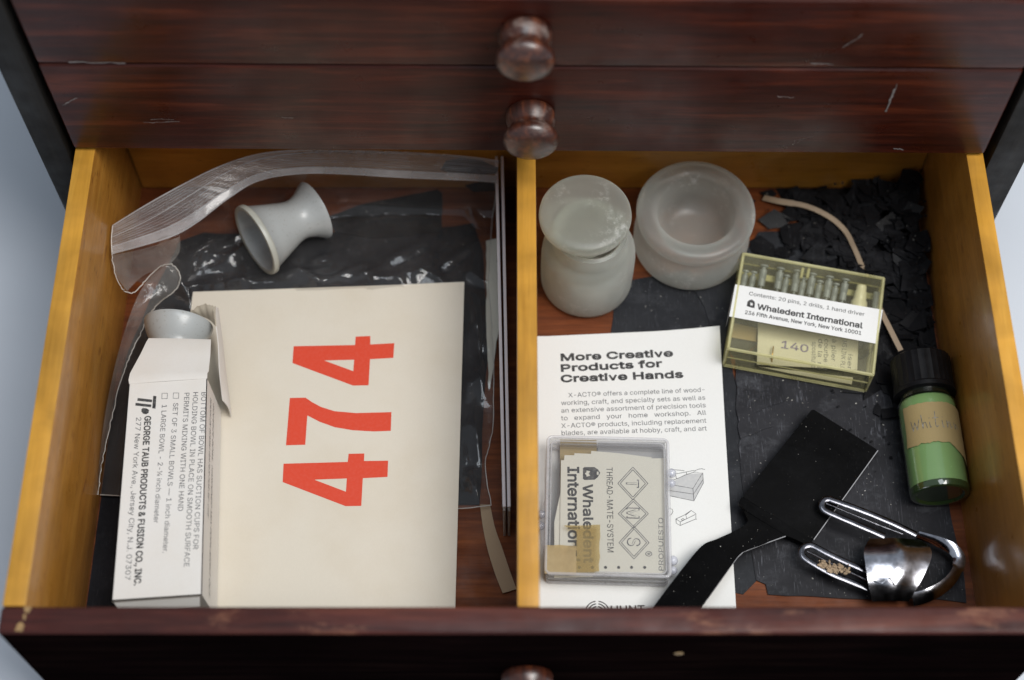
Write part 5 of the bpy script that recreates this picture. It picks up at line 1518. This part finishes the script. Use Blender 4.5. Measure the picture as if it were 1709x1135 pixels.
# ------------------------------------------------------------------ carton with the second bowl
KZ = 38.5
kt = thing('carton', 'worn white printed carton lying open, a grey bowl poking out of it', 'box', at(280, 820, 4))
A0, A1, A2, A3 = at(215, 641, KZ), at(346, 632, KZ), at(337, 993, KZ), at(186, 1003, KZ)
kz0 = 5.2
T = [A0, A1, A2, A3]
cy = (A0 + A1 + A2 + A3) / 4
def down(p, k=1.0):
    return Vector((cy.x + (p.x - cy.x) * .985 + (1.0 if k else 0), cy.y + (p.y - cy.y) * .99, kz0))
Bt = [down(p) for p in T]
bm = new()
def panel(P, th, nrm):
    """four sided sheet with thickness th on the inner side"""
    o_ = [bm.verts.new(p) for p in P]; i_ = [bm.verts.new(Vector(p) - Vector(nrm) * th) for p in P]
    bm.faces.new(o_)
    bm.faces.new(i_[::-1])
    for a in range(4):
        b = (a + 1) % 4
        bm.faces.new((o_[b], o_[a], i_[a], i_[b]))
panel([A3, A2, A1, A0], .45, (0, 0, 1))
panel([A1, A2, Bt[2], Bt[1]], .45, (1, 0, 0))
panel([A3, A0, Bt[0], Bt[3]], .45, (-1, 0, 0))
panel([Bt[0], Bt[1], Bt[2], Bt[3]], .45, (0, 0, -1))
panel([A2, A3, Bt[3], Bt[2]], .45, (0, -1, 0))
bmesh.ops.remove_doubles(bm, verts=bm.verts, dist=.01)
bmesh.ops.recalc_face_normals(bm, faces=bm.faces)
body_k = link('carton_body', bm, M['white_card'], kt)
# dust ends tucked in at the near end
bm = new()
slab(bm, [A3 + Vector((1, -.6, -.6)), A2 + Vector((-1, -.6, -.6)), A2 + Vector((-1.5, -3.4, -5)), A3 + Vector((3, -3.0, -5))], .4)
link('end_flap', bm, M['white_card'], kt)
# top flap, bent down at its crease
F0, F1 = A0.copy(), A1.copy()
fl = [[F0 + Vector((.2, 0, .05)), F1 + Vector((-.1, 0, .05))], [at(214.5, 634, KZ + .5), at(346, 622, KZ + .4)], [at(217, 623, KZ), at(348, 620, KZ)], [at(235, 590, KZ - 1.0), at(351, 592, KZ - 1.0)], [at(244, 571, KZ - 2.2), at(352, 569, KZ - 2.2)], [at(248, 564.5, KZ - 3), at(352, 566.5, KZ - 2.8)]]
bm = new(); G = []
for a, b in fl: G.append([a.lerp(b, i / 8) + Vector((0, 0, .35 * math.sin(math.pi * i / 8))) for i in range(9)])
shell(bm, G, .4)
link('top_flap', bm, M['white_card'], kt, True, 50)
# side flap standing at the right, torn and curled at its top
lo = [(372, 668, 20), (367, 620, 28), (365, 575, 30), (361, 540, 31), (358, 512, 32)]
hi = [(387, 695, 6.2), (382, 655, 8), (376, 610, 11), (371, 565, 14), (364, 516, 20)]
bm = new(); G = []
for a, b in zip(spline([at(*q) for q in lo], 5), spline([at(*q) for q in hi], 5)):
    G.append([a.lerp(b, i / 6) + Vector((.9 * math.sin(math.pi * i / 6), 0, 0)) for i in range(7)])
shell(bm, G, .45)
link('side_flap', bm, M['white_card'], kt, True, 60)
A_ = spline([at(*q) for q in ((358, 512, 32), (347, 508, 31), (334, 509, 29), (322, 517, 27), (313, 524, 25))], 5)
B_ = spline([at(*q) for q in ((360, 545, 31), (352, 536, 28), (342, 530, 26), (330, 527, 25), (316, 527, 24))], 5)
rnd = random.Random(2)
bm = new(); G = []
for a, b in zip(A_, B_):
    a = a + Vector((rnd.uniform(-.4, .4), rnd.uniform(-.5, .5), 0))
    G.append([a.lerp(b, i / 5) + Vector((0, 0, 1.2 * math.sin(math.pi * i / 5))) for i in range(6)])
shell(bm, G, .5)
tf = link('torn_flap', bm, M['carton_inner'], kt, True, 60)
# printing on the top panel
def K(x, y, dz_=.1):
    return at(x, y, KZ) + Vector((0, 0, dz_))
bm = new()
for s, a, b, cap in (('BOTTOM OF BOWL HAS SUCTION CUPS FOR', (336.5, 655), (322, 917), 2.25), ('HOLDING BOWL IN PLACE ON SMOOTH SURFACE', (322.5, 655), (307, 946), 2.25), ('PERMITS MIXING WITH ONE HAND', (308, 656), (297, 853), 2.25),
                     ('SET OF 3 SMALL BOWLS \u2014 1 inch diameter.', (289.5, 673), (271.5, 923), 2.2), ('1 LARGE BOWL - 2-\u00bc inch diameter', (270.5, 676), (256.5, 873), 2.2), ('277 New York Ave., Jersey City, N.J. 07307', (227.5, 697), (208.5, 968), 2.3)):
    write(bm, s, K(*a), K(*b), cap, .002)
for x, y in ((289.5, 656), (270.5, 656.5)):
    q = [K(x, y), K(x + 9, y), K(x + 8.6, y + 9), K(x - .4, y + 9)]
    for i in range(4): stroke(bm, [q[i], q[(i + 1) % 4]], .22)
link('lettering', bm, M['grey_ink'], body_k)
bm = new()
write(bm, 'GEORGE TAUB PRODUCTS & FUSION CO., INC.', K(241.8, 695), K(224, 977), 2.75, .05)
link('maker_line', bm, M['black_ink'], body_k)
bm = new()
def kz(x, y): return K(150 + x / 4.204, 490 + y / 4.204, .1)
for P in (((445, 718), (467, 720), (461, 808), (438, 805)), ((336, 733), (437, 745), (435, 763), (333, 753)), ((322, 767), (432, 780), (430, 798), (319, 786)), ((362, 812), (372, 803), (398, 806), (416, 818), (412, 838), (394, 848), (372, 842), (362, 828))):
    flat(bm, [kz(*q) for q in P])
link('emblem', bm, M['black_ink'], body_k)
# printing on the right panel
bm = new()
nx = Vector((.12, 0, 0))
e0, e1 = A1, A2
def side(f, g):      # f along the panel from far to near, g down from its top edge
    a = e0.lerp(e1, f); b = Bt[1].lerp(Bt[2], f)
    return a.lerp(b, g) + nx
for s, f0, f1, g in (('WASH IN WARM WATER FOR RE-USE', .05, .62, .22), ('SQUEEZE BOWL. HARDENED MIX POPS RIGHT OUT.', .05, .96, .42)):
    write(bm, s, side(f0, g), side(f1, g), 2.6, .01, .35, up=(Bt[1] - A1).normalized())
link('lettering', bm, M['pale_ink'], body_k)
# the second bowl, standing out of the far end of the carton
C2b = at(302, 548, 22)
g2 = thing('rubber_bowl', 'grey speckled rubber mixing bowl poking out of the white carton', 'bowl', C2b - Vector((0, 0, 16)))
axd = Vector((.06, 1, .04)).normalized()
Ob = C2b - axd * 30
AX2 = axis_frame(Ob + Vector((-1.5, -4, 0)), axd)
h = 36.0
prof = [(0, 3), (14.5, 2), (16.5, 0), (17.2, .3), (17.2, 2.6), (15, h * .25), (12.6, h * .42), (10.8, h * .57), (10.6, h * .66), (12.0, h * .72), (13.4, h * .78), (14.7, h * .85), (15.7, h * .92), (16.3, h * .99), (16.2, h), (15.6, h + .1), (14.6, h * .985), (9, h * .88), (0, h * .84)]
bm = new(); lathe(bm, prof, AX2, 72); link('bowl_shell', bm, M['rubber'], g2, True, 45)
